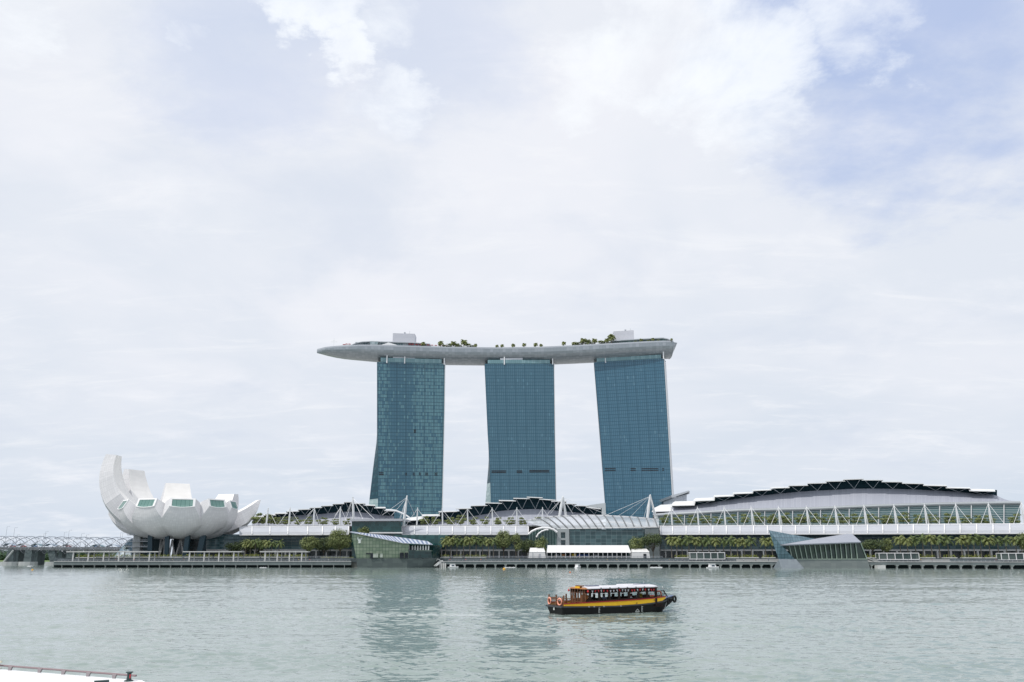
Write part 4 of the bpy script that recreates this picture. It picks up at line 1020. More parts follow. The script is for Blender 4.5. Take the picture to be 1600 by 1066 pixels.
# --- middle hall
tM = thing('casino_hall', 'middle stepped roof hall in front of the middle glass tower', 'mall hall', (G(780, 600, 0).x, 620, UP), 'stepped roof halls along the waterfront')
tiersM = cvt(z3, [(440, 622, 830, 815, 788), (610, 785, 782, 780, 758), (770, 950, 742, 738, 730), (935, 1092, 712, 708, None), (1085, 1240, 683, 680, None), (1220, 1380, 656, 660, 648), (1350, 1515, 634, 637, 622), (1490, 1645, 612, 615, 604)]) + \
    cvt(z70, [(820, 985, 117, 125, 108), (950, 1120, 137, 150, 128), (1075, 1232, 160, 160, 150), (1215, 1338, 185, 188, None), (1330, 1462, 205, 208, None), (1440, 1592, 222, 240, 212)])
wtM = cv(z3, [(450, 862), (640, 850), (900, 812), (1100, 780), (1300, 748)]) + cv(z70, [(480, 262), (750, 240), (900, 236), (1100, 250), (1350, 275), (1600, 302)])
hall(tM, tiersM, wtM, [(620, 824), (1040, 824)])
xr = z70(840, 0)[0]
mm_ = [651, 691.5, 731, 770, 808, 847.5]
canopy(tM, z8(575, 0)[0], xr, [x * 1 for x in [627.5, 647.5, 667.5, 687, 707, 727, 747, 767, 787, 806, 825.5]], yt_, yb_)
facade(tM, 620, 870, 835, 862, 50, mall_glass, 'glass_facade'); ledge(tM, 620, 870, 861, 44); facade(tM, 620, 870, 862, 875, 51, mall_low, 'shopfront', z0=UP)
columns(tM, range(690, 870, 15), 861, 44)
ledge(tM, 628, 1040, 822.8, 52, th=.8, dep=40, mt=concrete, name='roof_terrace')
for x, tp in zip(mm_, (z3(570, 697), z3(806, 703), z3(1048, 700), z3(1285, 697), z3(1523, 695), z70(984, 218))):
    mast(tM, tp, (x + .2, 822), 54, [(x - 18, 822.5, 50), (x + 20.5, 822.5, 50)], r=.46)
# --- central entrance with glass vault
tE = thing('entrance_hall', 'central entrance hall with a long translucent glass vault behind the white tents', 'entrance hall', (G(930, 600, 0).x, 590, UP))
vault_glass = bpy.data.materials.new('vault_glass'); vault_glass.use_nodes = True
_n = vault_glass.node_tree.nodes; _l = vault_glass.node_tree.links; _b = _n['Principled BSDF']; _b.inputs['Base Color'].default_value = (.62, .66, .70, 1); _b.inputs['Roughness'].default_value = .2
_tr = _n.new('ShaderNodeBsdfTransparent'); _ms = _n.new('ShaderNodeMixShader'); _ms.inputs[0].default_value = .62
_l.new(_tr.outputs[0], _ms.inputs[1]); _l.new(_b.outputs[0], _ms.inputs[2]); _l.new(_ms.outputs[0], _n['Material Output'].inputs[0])
top = cv(z70, [(810, 365), (900, 345), (1000, 328), (1150, 314), (1300, 308)]) + cv(z86, [(340, 304), (560, 308), (800, 320), (1000, 335), (1130, 350)])
eave = lambda px: interp([(821, 815), (845, 823), (870, 826.2), (1012, 826.6), (1029.6, 823.5)], px)
def varc(px, k, K_=8):
    zt, ze = zof(interp(top, px), Ysh(px) + 72), zof(eave(px), Ysh(px) + 36); f = k / K_ * math.pi / 2
    return offG(px, ze + (zt - ze) * math.sin(f), 36 + 36 * (1 - math.cos(f)))
m = MB(); xs = [lerp(821.5, 1029.6, i / 40) for i in range(41)]
for p, q in zip(xs, xs[1:]):
    for k in range(8): m.face([varc(p, k), varc(q, k), varc(q, k + 1), varc(p, k + 1)])
v = m.build('glass_vault', vault_glass, tE, smooth=True)
m = MB()
for p, q in zip(xs, xs[1:]): m.bar(varc(p, 8), varc(q, 8), 1.0, 1.2)
m.bar(varc(870, 0), varc(1029.6, 0), .6); m.build('edge_beam', white_paint, v)
rib_dark = mat('dark_rib', (.16, .17, .18), .5)
for i in range(15):                                    # ribs lean: foot right of head
    xh = 838 + i * 13.2; xf = min(1029, xh + 26 - i * 1.55)
    m = MB()
    for k in range(8):
        a = varc(lerp(xf, xh, math.sin(k / 8 * math.pi / 2)), k); b = varc(lerp(xf, xh, math.sin((k + 1) / 8 * math.pi / 2)), k + 1); m.bar(a + Vector((0, -.2, .2)), b + Vector((0, -.2, .2)), .55, .6, up=(1, 0, 0))
    m.build('vault_rib', rib_dark, v)
# the white inner frame seen through the vault
m = MB(); fr = cv(z86, [(230, 432), (330, 408), (460, 385), (600, 374), (740, 378), (860, 395), (990, 430)])
pp = [offP(x, y, 60) for x, y in fr]; m.tube(pp, .7, 6)
for i in range(14):
    x = z86(300 + i * 46, 0)[0]; y = interp(fr, x); m.bar(offP(x, y, 60), offP(x, 826, 60), .5)
m.bar(offP(fr[0][0], 823.5, 60), offP(fr[-1][0], 823.5, 60), .4); m.build('inner_frame', white_paint, tE)
ent_glass = grid('entrance_glass', 3.4, 2.4, (.020, .055, .062), (.06, .12, .13), (.12, .17, .18), lu=.06, lv=.09, var=.4, rough=.12, big=.2)
x0, x1 = z70(1265, 0)[0], z86(995, 0)[0]
facade(tE, x0, x1, 827, 875, 37, ent_glass, 'glass_front', z0=UP)
m = MB(); A = offG(z70(1130, 0)[0], UP, 35); B = offG(z70(1265, 0)[0], UP, 35); zt = zof(826.5, A.y); 
m.box(A.x, A.x + 3, A.y, A.y + 6, UP, zt); m.box(B.x - 2.5, B.x, A.y, A.y + 6, UP, zt); m.box(A.x + 3, B.x - 2.5, A.y, A.y + 6, zt - 2.2, zt); m.box(A.x + 3, B.x - 2.5, A.y, A.y + 6, zof(844, A.y), zof(841, A.y)); m.build('portal_frame', mat('portal_stone', (.30, .33, .34), .8), tE)
m = MB(); m.box(A.x + 3, B.x - 2.5, A.y + 2, A.y + 3, UP, zt - 2.2); m.build('portal_glass', ent_glass, tE)
m = MB(); A = offG(x1, UP, 36); B = offG(z86(1140, 0)[0], UP, 36); m.box(A.x, B.x, A.y, A.y + 12, UP, zof(825, A.y)); m.build('side_wall', mat('entrance_wall', (.17, .20, .21), .8, var=.1, vscale=.2), tE)
ledge(tE, 845, 1032, 822.5, 60, th=.6, dep=30, mt=concrete, name='roof_terrace')
# arched side door at the left end of the vault
m = MB(); arc = cv(z70, [(838, 500), (870, 470), (920, 446), (980, 432), (1040, 432), (1100, 450), (1135, 478)]); pp = [offP(x, y, 33) for x, y in arc]; m.tube(pp, .75, 6)
arc2 = cv(z70, [(920, 530), (940, 495), (975, 468), (1020, 452), (1045, 452)]); m.tube([offP(x, y, 32) for x, y in arc2], .55, 6); m.build('arch', white_paint, tE)
m = MB(); poly = arc + [z70(1125, 700), z70(838, 700)]; pp = [offP(x, y, 34.5) for x, y in poly]; m.face(pp[::-1], [(p.x, p.z) for p in pp[::-1]]); m.build('arch_glass', grid('arch_glass', 1.9, 30, (.010, .05, .045), (.02, .08, .07), (.22, .30, .28), lu=.13, lv=0, var=.3, rough=.2), tE)
# big A frame masts
mast(tE, z86(130, 105), z86(95, 315), 66, [(*z86(-40, 300), 60), (*z86(0, 285), 70), (*z86(235, 285), 66), (*z86(380, 302), 72), (*z86(610, 300), 80)], r=.95, two=z86(162, 312))
mast(tE, z86(1038, 90), z86(1010, 335), 66, [(*z86(570, 305), 72), (*z86(700, 310), 72), (*z86(835, 318), 72), (*z86(970, 335), 70), (*z86(1125, 352), 60)], r=.95, two=z86(1100, 345))
m = MB()
for x, y0, y1 in ((82, 375, 440), (185, 370, 440), (1000, 335, 440), (1105, 345, 435)): m.bar(offP(*z86(x, y0), 62), offP(*z86(x, y1), 62), .7)
m.build('vault_post', white_paint, tE)

# --- right hall
tR = thing('convention_hall', 'large right hand convention hall under a long arc of stepped roof panels', 'convention hall', (G(1320, 600, 0).x, 600, UP), 'stepped roof halls along the waterfront')
tiersR = cvt(z10, [(-10, 205, 268, 262, 186), (195, 435, 206, 200, 150), (420, 642, 158, 150, 116), (628, 845, 114, 106, 86), (828, 1042, 83, 75, 58), (1030, 1232, 50, 42, 33), (1218, 1422, 24, 18, 6)]) + \
    cvt(z11, [(160, 352, 156, 152, 148), (348, 547, 131, 127, None), (538, 742, 107, 102, None), (728, 932, 86, 82, None), (918, 1130, 67, 60, None), (1110, 1332, 72, 72, None), (1318, 1535, 90, 92, None)]) + \
    cvt(z13, [(330, 557, 106, 110, 104), (550, 797, 128, 133, 113), (785, 1042, 154, 158, 136), (1028, 1300, 184, 190, 150)])
wtR = cv(z10, [(0, 262), (60, 268), (210, 218), (430, 200), (640, 165), (840, 135), (1080, 102), (1280, 80), (1500, 60)]) + cv(z11, [(400, 195), (600, 180), (830, 170), (1030, 158), (1230, 157), (1440, 160)]) + cv(z13, [(240, 160), (450, 165), (680, 178), (900, 190), (1100, 212), (1300, 222), (1380, 262), (1450, 283), (1560, 290)])
wbR = cv(z10, [(0, 300), (60, 292), (450, 272), (900, 245), (1600, 232)]) + cv(z13, [(0, 335), (800, 312), (1560, 300)])
hall(tR, tiersR, wtR, wbR)
facade(tR, 1026, 1594, lambda p: interp(wbR, p), 824, 93.2, louvre, 'louvred_glass_wall')
for i in range(14):
    x = interp([(0, z10(330, 0)[0]), (1, z10(605, 0)[0]), (2, z10(885, 0)[0]), (3, z10(1165, 0)[0]), (4, z10(1455, 0)[0]), (5, z11(680, 0)[0]), (6, z11(978, 0)[0]), (7, z11(1285, 0)[0]), (8, z13(398, 0)[0]), (9, z13(720, 0)[0]), (10, z13(1050, 0)[0]), (11, z13(1390, 0)[0])], i) if i < 12 else None
    if x: m = MB(); m.bar(offP(x, interp(wbR, x) + 2, 92.6), offP(x, 822, 92.6), .45); m.build('facade_post', white_metal, tR)
m = MB()
for p, q in spans(1027, 1594, 30): m.tube([offP(p, interp(wbR, p) + .8, 93), offP(q, interp(wbR, q) + .8, 93)], 1.2, 8)
m.build('gutter_tube', mat('gutter_metal', (.40, .43, .45), .4, metal=.3), tR)
mR = [z10(190, 0)[0], z10(463, 0)[0], z10(742, 0)[0], z10(1022, 0)[0], z10(1306, 0)[0], z11(532, 0)[0], z11(828, 0)[0], z11(1130, 0)[0], z11(1442, 0)[0], z13(560, 0)[0], z13(885, 0)[0], z13(1225, 0)[0], z13(1568, 0)[0]]
tpR = [792.5, 791.8, 791.5, 790.8, 790.6, 790.2, 789.4, 788.5, 788.3, 786.8, 786, 785, 783.5]
ribsR = [1031.5]
for i, x in enumerate(mR):
    nx = mR[i + 1] if i < 12 else x + 53
    ribsR += [x + 2.5 + i * .45, lerp(x, nx, .5) + 3 + i * .45]
canopy(tR, 1031, 1660, ribsR, yt_, yb_)
facade(tR, 1032, 1680, 834.5, 862, 50, mall_glass, 'glass_facade'); ledge(tR, 1032, 1680, 861, 44); facade(tR, 1032, 1680, 862, 878, 51, mall_low, 'shopfront', z0=UP)
for yy in (838, 841.5): ledge(tR, 1034, 1680, yy, 43, th=.4, dep=3, mt=teal_steel, name='brise_soleil')
columns(tR, list(range(1040, 1210, 17)) + list(range(1360, 1600, 21)), 861, 44)
ledge(tR, 1032, 1620, 821.2, 52, th=.5, dep=34, mt=concrete, name='roof_terrace')
for i, (x, ty) in enumerate(zip(mR, tpR)):
    fx = x + 2.0 + i * .22; w = interp([(0, 17), (12, 21)], i)
    fy = yt_(x) - .6
    cb = [(x - .72 * w + i * .3, fy, 50), (x + 1.25 * w, fy, 46)]
    if i > 2: cb += [(fx + 3.2, fy, 44), (fx + 4.6, fy, 60)]
    mast(tR, (x, ty), (fx, fy), 56, cb, r=.50)

# --- roofs further back
tb = thing('rear_roof', 'pale upturned roof just right of the rightmost tower', 'building', P(1065, 800, 760))
m = MB(); a = [P(1048, 774.5, 760), P(1076.5, 766.5, 760), P(1077.5, 768.6, 760), P(1050, 778, 760)]; m.prism(a, (0, 60, 0)); a = [P(1076.3, 768, 760), P(1077.6, 768, 760), P(1077.6, 771.5, 760), P(1076.4, 771, 760)]; m.prism(a, (0, 60, 0)); m.build('upturned_roof', mat('rear_roof_metal', (.50, .54, .58), .4), tb)
m = MB(); a = [P(1052, 778, 764), P(1073, 772.5, 764), P(1073, 800, 764), P(1052, 800, 764)]; m.prism(a, (0, 50, 0)); m.build('wall', grid('rear_wall_panels', 8, 3, (.55, .60, .66), (.60, .64, .70), (.45, .5, .56), var=.5, rough=.5), tb)
tb = thing('rear_roof', 'pale sloping roof seen between the middle and rightmost towers', 'building', P(935, 800, 770))
m = MB(); a = [P(917, 790, 770), P(934, 787.5, 770), P(946, 786, 770), P(947, 810, 770), P(917, 810, 770)]; m.prism(a, (0, 60, 0)); m.build('sloped_roof', mat('rear_roof_pale', (.50, .54, .56), .5), tb)

# ------------------------------------------------------------------ crystal pavilions on the water
green_glass = grid('pavilion_green_glass', 1.95, 1.95, (.22, .29, .20), (.32, .38, .28), (.05, .085, .075), lu=.09, lv=.09, var=.55, rough=.2, warp=.03, big=.3)
dk_glass = grid('pavilion_dark_glass', 1.9, 1.9, (.006, .035, .035), (.012, .06, .06), (.02, .07, .07), var=.4, rough=.15)
base_m = grid('pavilion_base_stone', 3.0, 1.8, (.075, .10, .10), (.10, .13, .125), (.05, .07, .07), lu=.02, lv=.03, var=.5, rough=.7, warp=0)
tp = thing('green_glass_pavilion', 'green gridded glass pavilion with a striped sloping roof rising from the water', 'glass pavilion', (G(610, 548, 0).x, 548, 0))
YP = 534.0
def pz(x, y, Y=YP): q = z8(x, y); return P(q[0], q[1], Y)
def gface(mb, pts):
    pts = [Vector(p) for p in pts]; mb.face(pts, [((p - pts[0]).x * (1 if abs((pts[1] - pts[0]).x) > abs((pts[1] - pts[0]).y) else 0) + ((p - pts[0]).y if abs((pts[1] - pts[0]).x) <= abs((pts[1] - pts[0]).y) else 0), p.z) for p in pts])
m = MB()
TL, TR, BR, BL = pz(62, 497, YP - 3), pz(662, 597, YP - 2), pz(645, 748, YP), pz(112, 750, YP)
gface(m, [BL, BR, TR, TL]); RB = pz(905, 745, YP + 12)
back = [Vector((TL.x - 1, YP + 20, TL.z)), Vector((BL.x + 1, YP + 20, BL.z))]
gface(m, [back[1], BL, TL, back[0]]); m.build('glass_wall', green_glass, tp)
m = MB(); R1_ = pz(905, 612, YP + 4); gface(m, [BR + Vector((0, .3, 0)), RB, Vector((RB.x, RB.y, zof(860, RB.y))), Vector((BR.x, BR.y + .3, zof(860, BR.y)))]); gface(m, [pz(600, 605, YP + 7), R1_ + Vector((0, 6, 0)), Vector((RB.x, RB.y + .2, zof(860, RB.y))), Vector((pz(600, 605, YP + 7).x, YP + 7, zof(860, YP)))])
m.build('dark_glass_wing', dk_glass, tp)
m = MB(); gface(m, [RB, RB + Vector((3, 16, 0)), R1_ + Vector((3, 20, 0)), R1_ + Vector((0, 6, 0))]); m.build('end_glass', dk_glass, tp)
for i in range(9):                                     # pale blinds hanging in the open loggia
    x = 625 + i * 28 + (8 if i > 1 else 0); m = MB(); a = pz(x, 618, YP + 4); b = pz(x + 6, 664, YP + 4); m.box(a.x, a.x + .75, YP + 4.3, YP + 4.6, b.z, a.z); m.build('loggia_blind', white_paint, tp)
m = MB(); a = pz(655, 668, YP + 1); b = pz(905, 672, YP + 12); m.bar(a, b, .5, .35); m.bar(pz(655, 668, YP), pz(650, 748, YP), .3); m.bar(pz(565, 690, YP - .2), pz(650, 690, YP - .2), .3); m.build('loggia_rail', mat('pavilion_mullion', (.30, .38, .32), .5), tp)
for (xa_, xb_) in ((568, 605), (618, 650)):
    m = MB(); a = pz(xa_, 692, YP - .15); b = pz(xb_, 748, YP - .15); m.box(a.x, b.x, YP - 1.3, YP, b.z, a.z); m.build('doorway', slot_m, tp)
m = MB(); a = pz(262, 696, YP - .1); b = pz(285, 748, YP - .1); m.box(a.x, b.x, YP - 1.3, YP - .1, b.z, a.z); m.box(a.x - 2.6, a.x, YP - 1.3, YP - .1, a.z - .6, a.z); m.build('open_vent', slot_m, tp)
for x0, x1 in ((288, 340), (362, 388)):
    m = MB(); a = pz(x0, 700, YP - .1); b = pz(x1, 748, YP - .1); m.box(a.x, b.x, YP - 1.2, YP - .1, b.z + .3, a.z); m.build('pale_shop_window', grid('pale_window', 1.9, 1.9, (.30, .36, .30), (.42, .46, .40), (.06, .1, .09), lu=.06, lv=.06, var=.5), tp)  # window boxes with paler panes than the wall around them
# roof: sloping striped plate with a fold
roof_str = grid('striped_roof', 2.9, 200, (.14, .19, .32), (.18, .24, .38), (.58, .62, .70), lu=.5, lv=.0, var=.4, rough=.4, metal=0, warp=0)
m = MB()
e0, e1, e2 = pz(40, 476, YP - 4), pz(600, 592, YP - 4), pz(905, 608, YP + 4)
f0, f1, f2 = pz(60, 472, YP + 14), pz(480, 520, YP + 16), pz(850, 572, YP + 18)
def rf(a, b, c, d, u0, u1): m.face([a, b, c, d], [(u0, 0), (u1, 0), (u1 - 3, 20), (u0 - 3, 20)])
for i in range(10):
    a, b = i / 10, (i + 1) / 10; rf(lerp(e0, e1, a), lerp(e0, e1, b), lerp(f0, f1, b), lerp(f0, f1, a), a * 42, b * 42)
for i in range(6):
    a, b = i / 6, (i + 1) / 6; rf(lerp(e1, e2, a), lerp(e1, e2, b), lerp(f1, f2, b), lerp(f1, f2, a), 42 + a * 22, 42 + b * 22)
m.build('striped_roof', roof_str, tp)
m = MB(); m.bar(e0, e1, .3, .3); m.bar(e1, e2, .3, .3); m.bar(e0, f0, .3); m.bar(f0, f1, .25); m.bar(f1, f2, .25); m.bar(e2, f2, .3); m.build('roof_edge', canopy_white, tp)
m = MB(); b0 = [pz(112, 752, YP - .5), pz(642, 750, YP - .5), pz(945, 757, YP + 9), Vector((pz(945, 757, YP + 9).x, YP + 26, zof(872, YP))), Vector((pz(112, 752, YP).x, YP + 26, zof(872, YP)))]
bb = [Vector((pz(125, 840, YP).x, YP - .2, -1)), Vector((pz(640, 840, YP).x, YP - .2, -1)), Vector((pz(905, 836, YP + 9).x, YP + 9, -1)), Vector((b0[3].x - 1, YP + 26, -1)), Vector((b0[4].x, YP + 26, -1))]
m.loft([bb, b0]); m.build('stone_base', base_m, tp)
# monogram: V over L in pale metal
m = MB(); c = pz(148, 558, YP - 3.2); 
def seg(x0, y0, x1, y1, w): a = pz(x0, y0, YP - 3.0); b = pz(x1, y1, YP - 2.6); m.bar(a, b, w, .2, up=(0, 1, 0))
seg(126, 535, 146, 588, .75); seg(146, 588, 168, 540, .35); seg(120, 535, 134, 535, .25); seg(160, 538, 174, 540, .25)
seg(152, 545, 136, 592, .6); seg(136, 592, 156, 588, .3); seg(156, 588, 160, 578, .25); seg(145, 545, 158, 545, .25)
m.build('monogram', mat('monogram_metal', (.70, .74, .72), .3), tp)
# gangway right of it
tg = thing('quay_ramp', 'grey stepped gangway between the green pavilion and the middle promenade', 'gangway', (pz(980, 800, 540).x, 540, 0))
m = MB(); m.bar(pz(935, 830, 536), pz(1000, 775, 542), 2.2, .5); m.bar(pz(960, 755, 540), pz(1025, 795, 540), .35); m.bar(pz(945, 775, 540), pz(960, 755, 540), .3); m.bar(pz(930, 822, 536), pz(1010, 770, 542), .25)
m.build('ramp', concrete, tg)
m = MB()
for x in (985, 1003, 1022, 1040): a = pz(x, 800, 539); m.box(a.x - .35, a.x + .35, 538.5, 539.5, -1, a.z)
m.build('ramp_posts', pale_concrete, tg)

tp2 = thing('blue_faceted_pavilion', 'blue faceted glass pavilion with a sharp left point and grey folded roof', 'glass pavilion', (G(1285, 515, 0).x, 515, 0))
YQ = 508.0
def qz(x, y, Y=YQ): q = z11(x, y); return P(q[0], q[1], Y)
blue_glass = grid('pavilion_blue_glass', 1.9, 1.9, (.09, .165, .205), (.15, .24, .29), (.03, .065, .085), lu=.09, lv=.09, var=.55, rough=.15, warp=.05, big=.3)
m = MB(); A, B, C_, D_, E_ = qz(140, 590, YQ - 2), qz(622, 680, YQ + 16), qz(262, 740, YQ - 4), qz(412, 890, YQ - 2), qz(243, 890, YQ - 1)
def gf(pts): m.face(pts, [((p.x), p.z) for p in pts])
gf([C_, B, A]); gf([E_, D_, C_]); gf([E_, C_, A]); back = qz(243, 890, YQ + 14); m.face([A, Vector((back.x, YQ + 14, back.z)), E_]); m.face([A, B, Vector((B.x, B.y + 1, UP))]); m.build('faceted_glass', blue_glass, tp2)
roof_grey = grid('grey_roof_panels', 6, .7, (.33, .35, .40), (.37, .39, .44), (.26, .28, .32), lu=.02, lv=.12, var=.5, rough=.45, metal=.2, warp=0)
m = MB(); r0, r1, r2, r3 = qz(262, 742, YQ - 4), qz(955, 627, YQ + 14), qz(1012, 630, YQ + 12), qz(1102, 712, YQ - 3)
m.face([r0, r3, r2, r1]); rr_ = qz(620, 680, YQ + 18); m.face([r0, r1, rr_]); dn = Vector((0, .2, -.6)); m.face([r0 + dn, r1 + dn, r2 + dn, r3 + dn]); m.face([r0, r0 + dn, r3 + dn, r3]); m.face([r3, r3 + dn, r2 + dn, r2]); m.build('folded_roof', roof_grey, tp2)
m = MB(); w0, w1, w2, w3 = qz(300, 745, YQ - 1), qz(1090, 716, YQ), qz(1160, 890, YQ), qz(412, 892, YQ)
m.face([w3, w2, w1, w0], [(p.x + (p.z) * .30, p.z) for p in (w3, w2, w1, w0)]); b1, b2 = w1 + Vector((-2, 16, 0)), w2 + Vector((0, 16, 0)); m.face([w2, b2, b1, w1])
m.build('glass_wall', grid('pavilion_dark_front', 3.15, 30, (.012, .032, .024), (.03, .055, .04), (.02, .05, .04), lu=.0, lv=.0, var=.5, rough=.12), tp2)
for i in range(15):
    xt = 352 + i * 53.2; yt2 = lerp(745, 716, (xt - 300) / 790) + 4; xb2 = 395 + i * 51.5
    if xt > 1090: break
    m = MB(); m.bar(qz(xt, yt2, YQ - 1.0), qz(xb2 - 8 + 8 * (i > 12), 888, YQ - .6), .42, .5); m.build('raking_mullion', mat('pavilion_mullion', (.30, .38, .32), .5), tp2)
m = MB(); m.bar(w1 + Vector((0, -.5, 0)), w2 + Vector((0, -.5, 0)), .5); m.bar(w3 + Vector((0, -.5, 0)), w2 + Vector((0, -.5, 0)), .4); m.build('corner_frame', mat('pavilion_mullion', (.30, .38, .32)), tp2)
m = MB(); v0 = [qz(425, 893, YQ - .4), qz(1166, 893, YQ - .4), qz(1166, 893, YQ + 20), qz(425, 893, YQ + 20)]; v1 = [Vector((qz(515, 985, YQ).x, YQ - .4, -1)), Vector((qz(1198, 985, YQ).x, YQ - .4, -1)), Vector((qz(1198, 985, YQ + 20).x, YQ + 20, -1)), Vector((qz(515, 985, YQ + 20).x, YQ + 20, -1))]
for v_ in v0: v_.z = zof(740 + 893 / 6.6625, YQ)
m.hexa(v1, v0); m.build('stone_base', grid('pavilion_base_grey', 3, 2, (.17, .20, .20), (.20, .23, .225), (.13, .15, .15), lu=.02, lv=.02, var=.5, rough=.7, warp=0), tp2)
m = MB(); v0 = [qz(245, 892, YQ - 1.6), qz(425, 892, YQ - 1.6), qz(425, 892, YQ + 18), qz(245, 892, YQ + 18)]; v1 = [Vector((qz(272, 985, YQ).x, YQ - 1.2, -1)), Vector((qz(516, 985, YQ).x, YQ - 1.2, -1)), Vector((qz(516, 985, YQ).x, YQ + 18, -1)), Vector((qz(272, 985, YQ).x, YQ + 18, -1))]
for v_ in v0: v_.z = zof(740 + 892 / 6.6625, YQ)
m.hexa(v1, v0); m.build('pale_base_corner', grid('pale_base_panels', 1.8, 1.5, (.32, .355, .40), (.36, .40, .44), (.28, .31, .35), lu=.03, lv=.05, var=.5, rough=.5, warp=0), tp2)
tg = thing('quay_ramp', 'grey stepped gangway right of the blue faceted pavilion', 'gangway', (qz(1250, 950, 512).x, 512, 0))
m = MB(); m.bar(qz(1170, 885, 509), qz(1310, 945, 511), 2.2, .5); m.bar(qz(1200, 870, 511), qz(1320, 930, 511), .3); m.build('ramp', concrete, tg)
m = MB(); a = qz(1265, 955, 505); b = qz(1352, 990, 505); m.box(a.x, b.x, 504, 509, -1, a.z); m.build('landing_block', pale_concrete, tg)
# ------------------------------------------------------------------ trees
def make_tree(name, w, h, trunk, seed, lm, dens=26, size=.62, flat=False, cat='tree'):
    """crown w wide, total h high, bare trunk height 'trunk'; built at the origin"""
    rnd = random.Random(seed); t = thing(name, '', cat); ch = h - trunk
    blobs = []; limbs = MB(); r0 = max(.12, h * .022)
    limbs.tube([(0, 0, 0), (rnd.uniform(-.2, .2), 0, trunk * .6), (rnd.uniform(-.3, .3), 0, trunk + ch * .35)], [r0, r0 * .75, r0 * .45], 7)
    if flat:                                          # tiers of flat foliage pads
        for lv in range(3):
            z = trunk + ch * (.12 + .36 * lv); rad = w / 2 * (.82, 1.0, .74)[lv]
            for k in range(7 - lv * 2):
                a = rnd.uniform(0, 6.28); d = rad * rnd.uniform(.35, .85); c = (d * math.cos(a), d * math.sin(a), z + rnd.uniform(-.25, .25))
                blobs.append((c, (rad * .46, rad * .46, ch * .10 + .35))); limbs.tube([(0, 0, z - .5), c], [r0 * .5, .04], 5)
    else:
        n = int(10 + w * 1.6)
        for k in range(n):
            a = rnd.uniform(0, 6.28); v = rnd.uniform(-.72, .85); rr = math.sqrt(max(.02, 1 - v * v)) * rnd.uniform(.45, .80)
            c = (w / 2 * rr * math.cos(a), w / 2 * rr * math.sin(a), trunk + ch * .5 + v * ch * .40); s = rnd.uniform(.17, .27)
            blobs.append((c, (w * s, w * s, ch * s * .9)))
            if k % 2 == 0: limbs.tube([(0, 0, trunk * .9), lerp(Vector((0, 0, trunk)), Vector(c), .55) + Vector((0, 0, .4)), c], [r0 * .55, r0 * .35, .05], 5)
    m = MB(); leafcloud(m, blobs, dens, size, seed); m.build('crown', lm, t, fix=False); limbs.build('trunk', bark, t)
    return t
def put(proto, used, loc, rz, sc, label, group=None, cat=None):
    o = proto if proto.name not in used else copy_tree(proto)
    used.add(proto.name); o.location = loc; o.rotation_euler = (0, 0, rz); o.scale = sc if isinstance(sc, tuple) else (sc,) * 3
    o['label'] = label
    if group: o['group'] = group
    return o
used = set(); rnd = random.Random(11)
# small tiered trees on the roof terraces
ter = [make_tree('terrace_tree', 8.2, 7.0, 1.9, s, leaf_mid, dens=48, size=.70, flat=True) for s in (1, 2, 3, 4)]
terL = [z7(x, 0)[0] for x in (160, 265, 345, 450, 565, 680, 825, 960, 1080)]
terM = [z3(x, 0)[0] for x in (640, 740, 880, 985, 1105, 1220, 1345, 1455, 1580)] + [z70(935, 0)[0], z70(1030, 0)[0]]
terR = [z10(x, 0)[0] for x in (130, 260, 415, 555, 680, 820, 960, 1110, 1250, 1380, 1550)] + [z11(x, 0)[0] for x in (190, 330, 480, 600, 760, 920, 1060, 1220, 1380)] + [z13(x, 0)[0] for x in (180, 350, 500, 640, 830, 1010, 1130, 1240, 1510)]
for nm, xs_, ps, o_ in (('on the terrace of the left hall', terL, 822.4, 62), ('on the terrace of the middle hall', terM, 822.6, 62), ('on the terrace of the right hall', terR, 821.0, 64)):
    for i, x in enumerate(xs_):
        sc = rnd.uniform(.86, 1.08) * (1.12 if nm.endswith('right hall') else 1.0) * (1.25 if (nm.endswith('left hall') and i < 2) else 1)
        b = offP(x, ps, o_)
        lb = ('small flat tiered tree, %s from the left %s' % (ORD[i], nm)) if i <= len(xs_) // 2 else ('small flat tiered tree, %s from the right %s' % (ORD[len(xs_) - 1 - i], nm))
        put(ter[i % 4], used, b - Vector((0, 0, .2)), rnd.uniform(0, 6.28), (sc, sc, sc * rnd.uniform(.85, 1.1)), lb, 'small trees on the roof terraces')
# broad round trees on the waterfront
def big(x0, x1, ytop, ybase, o_, seed, label, lm=leaf_mid, dens=15, trunk=.25, size=.75, nm='broadleaf_tree'):
    Y = Ysh((x0 + x1) / 2) + o_; a, b = P(x0, 850, Y), P(x1, 850, Y); w = (b - a).length; h = zof(ytop, Y) - UP
    t = make_tree(nm, w, h, h * trunk, seed, lm, dens=dens, size=size); t.location = (((a + b) / 2).x, Y, UP)
    tag(t, label, 'tree', 'broad trees on the waterfront'); return t
big(466, 498, 838.5, 870, 30, 21, 'round olive green tree, left of two darker trees beside the green pavilion')
big(492, 521, 840, 870, 33, 22, 'dark round tree in the middle between two others left of the green pavilion', leaf_dark)
big(512, 552, 826.5, 870, 27, 23, 'tallest round tree, touching the left side of the green glass pavilion', leaf_mid)
big(553, 579, 823.0, 868, 31, 24, 'treetop rising above the left end of the striped pavilion roof', leaf_mid)
big(773, 801, 827.0, 870, 26, 25, 'tallest bright green tree at the right end of the middle palm row', leaf_bright if False else leaf_mid)
big(796, 816, 833.5, 870, 24, 26, 'narrow round tree right of the tallest tree in the middle', leaf_mid)
big(810, 836, 839.5, 868, 30, 27, 'dark tree behind the small white tent', leaf_dark)
big(833, 857, 839.0, 866, 28, 28, 'pale round tree directly above the small left white tent', leaf_mid)
big(982, 1008, 838.5, 868, 27, 29, 'left of two round trees above the right small white tent', leaf_mid)
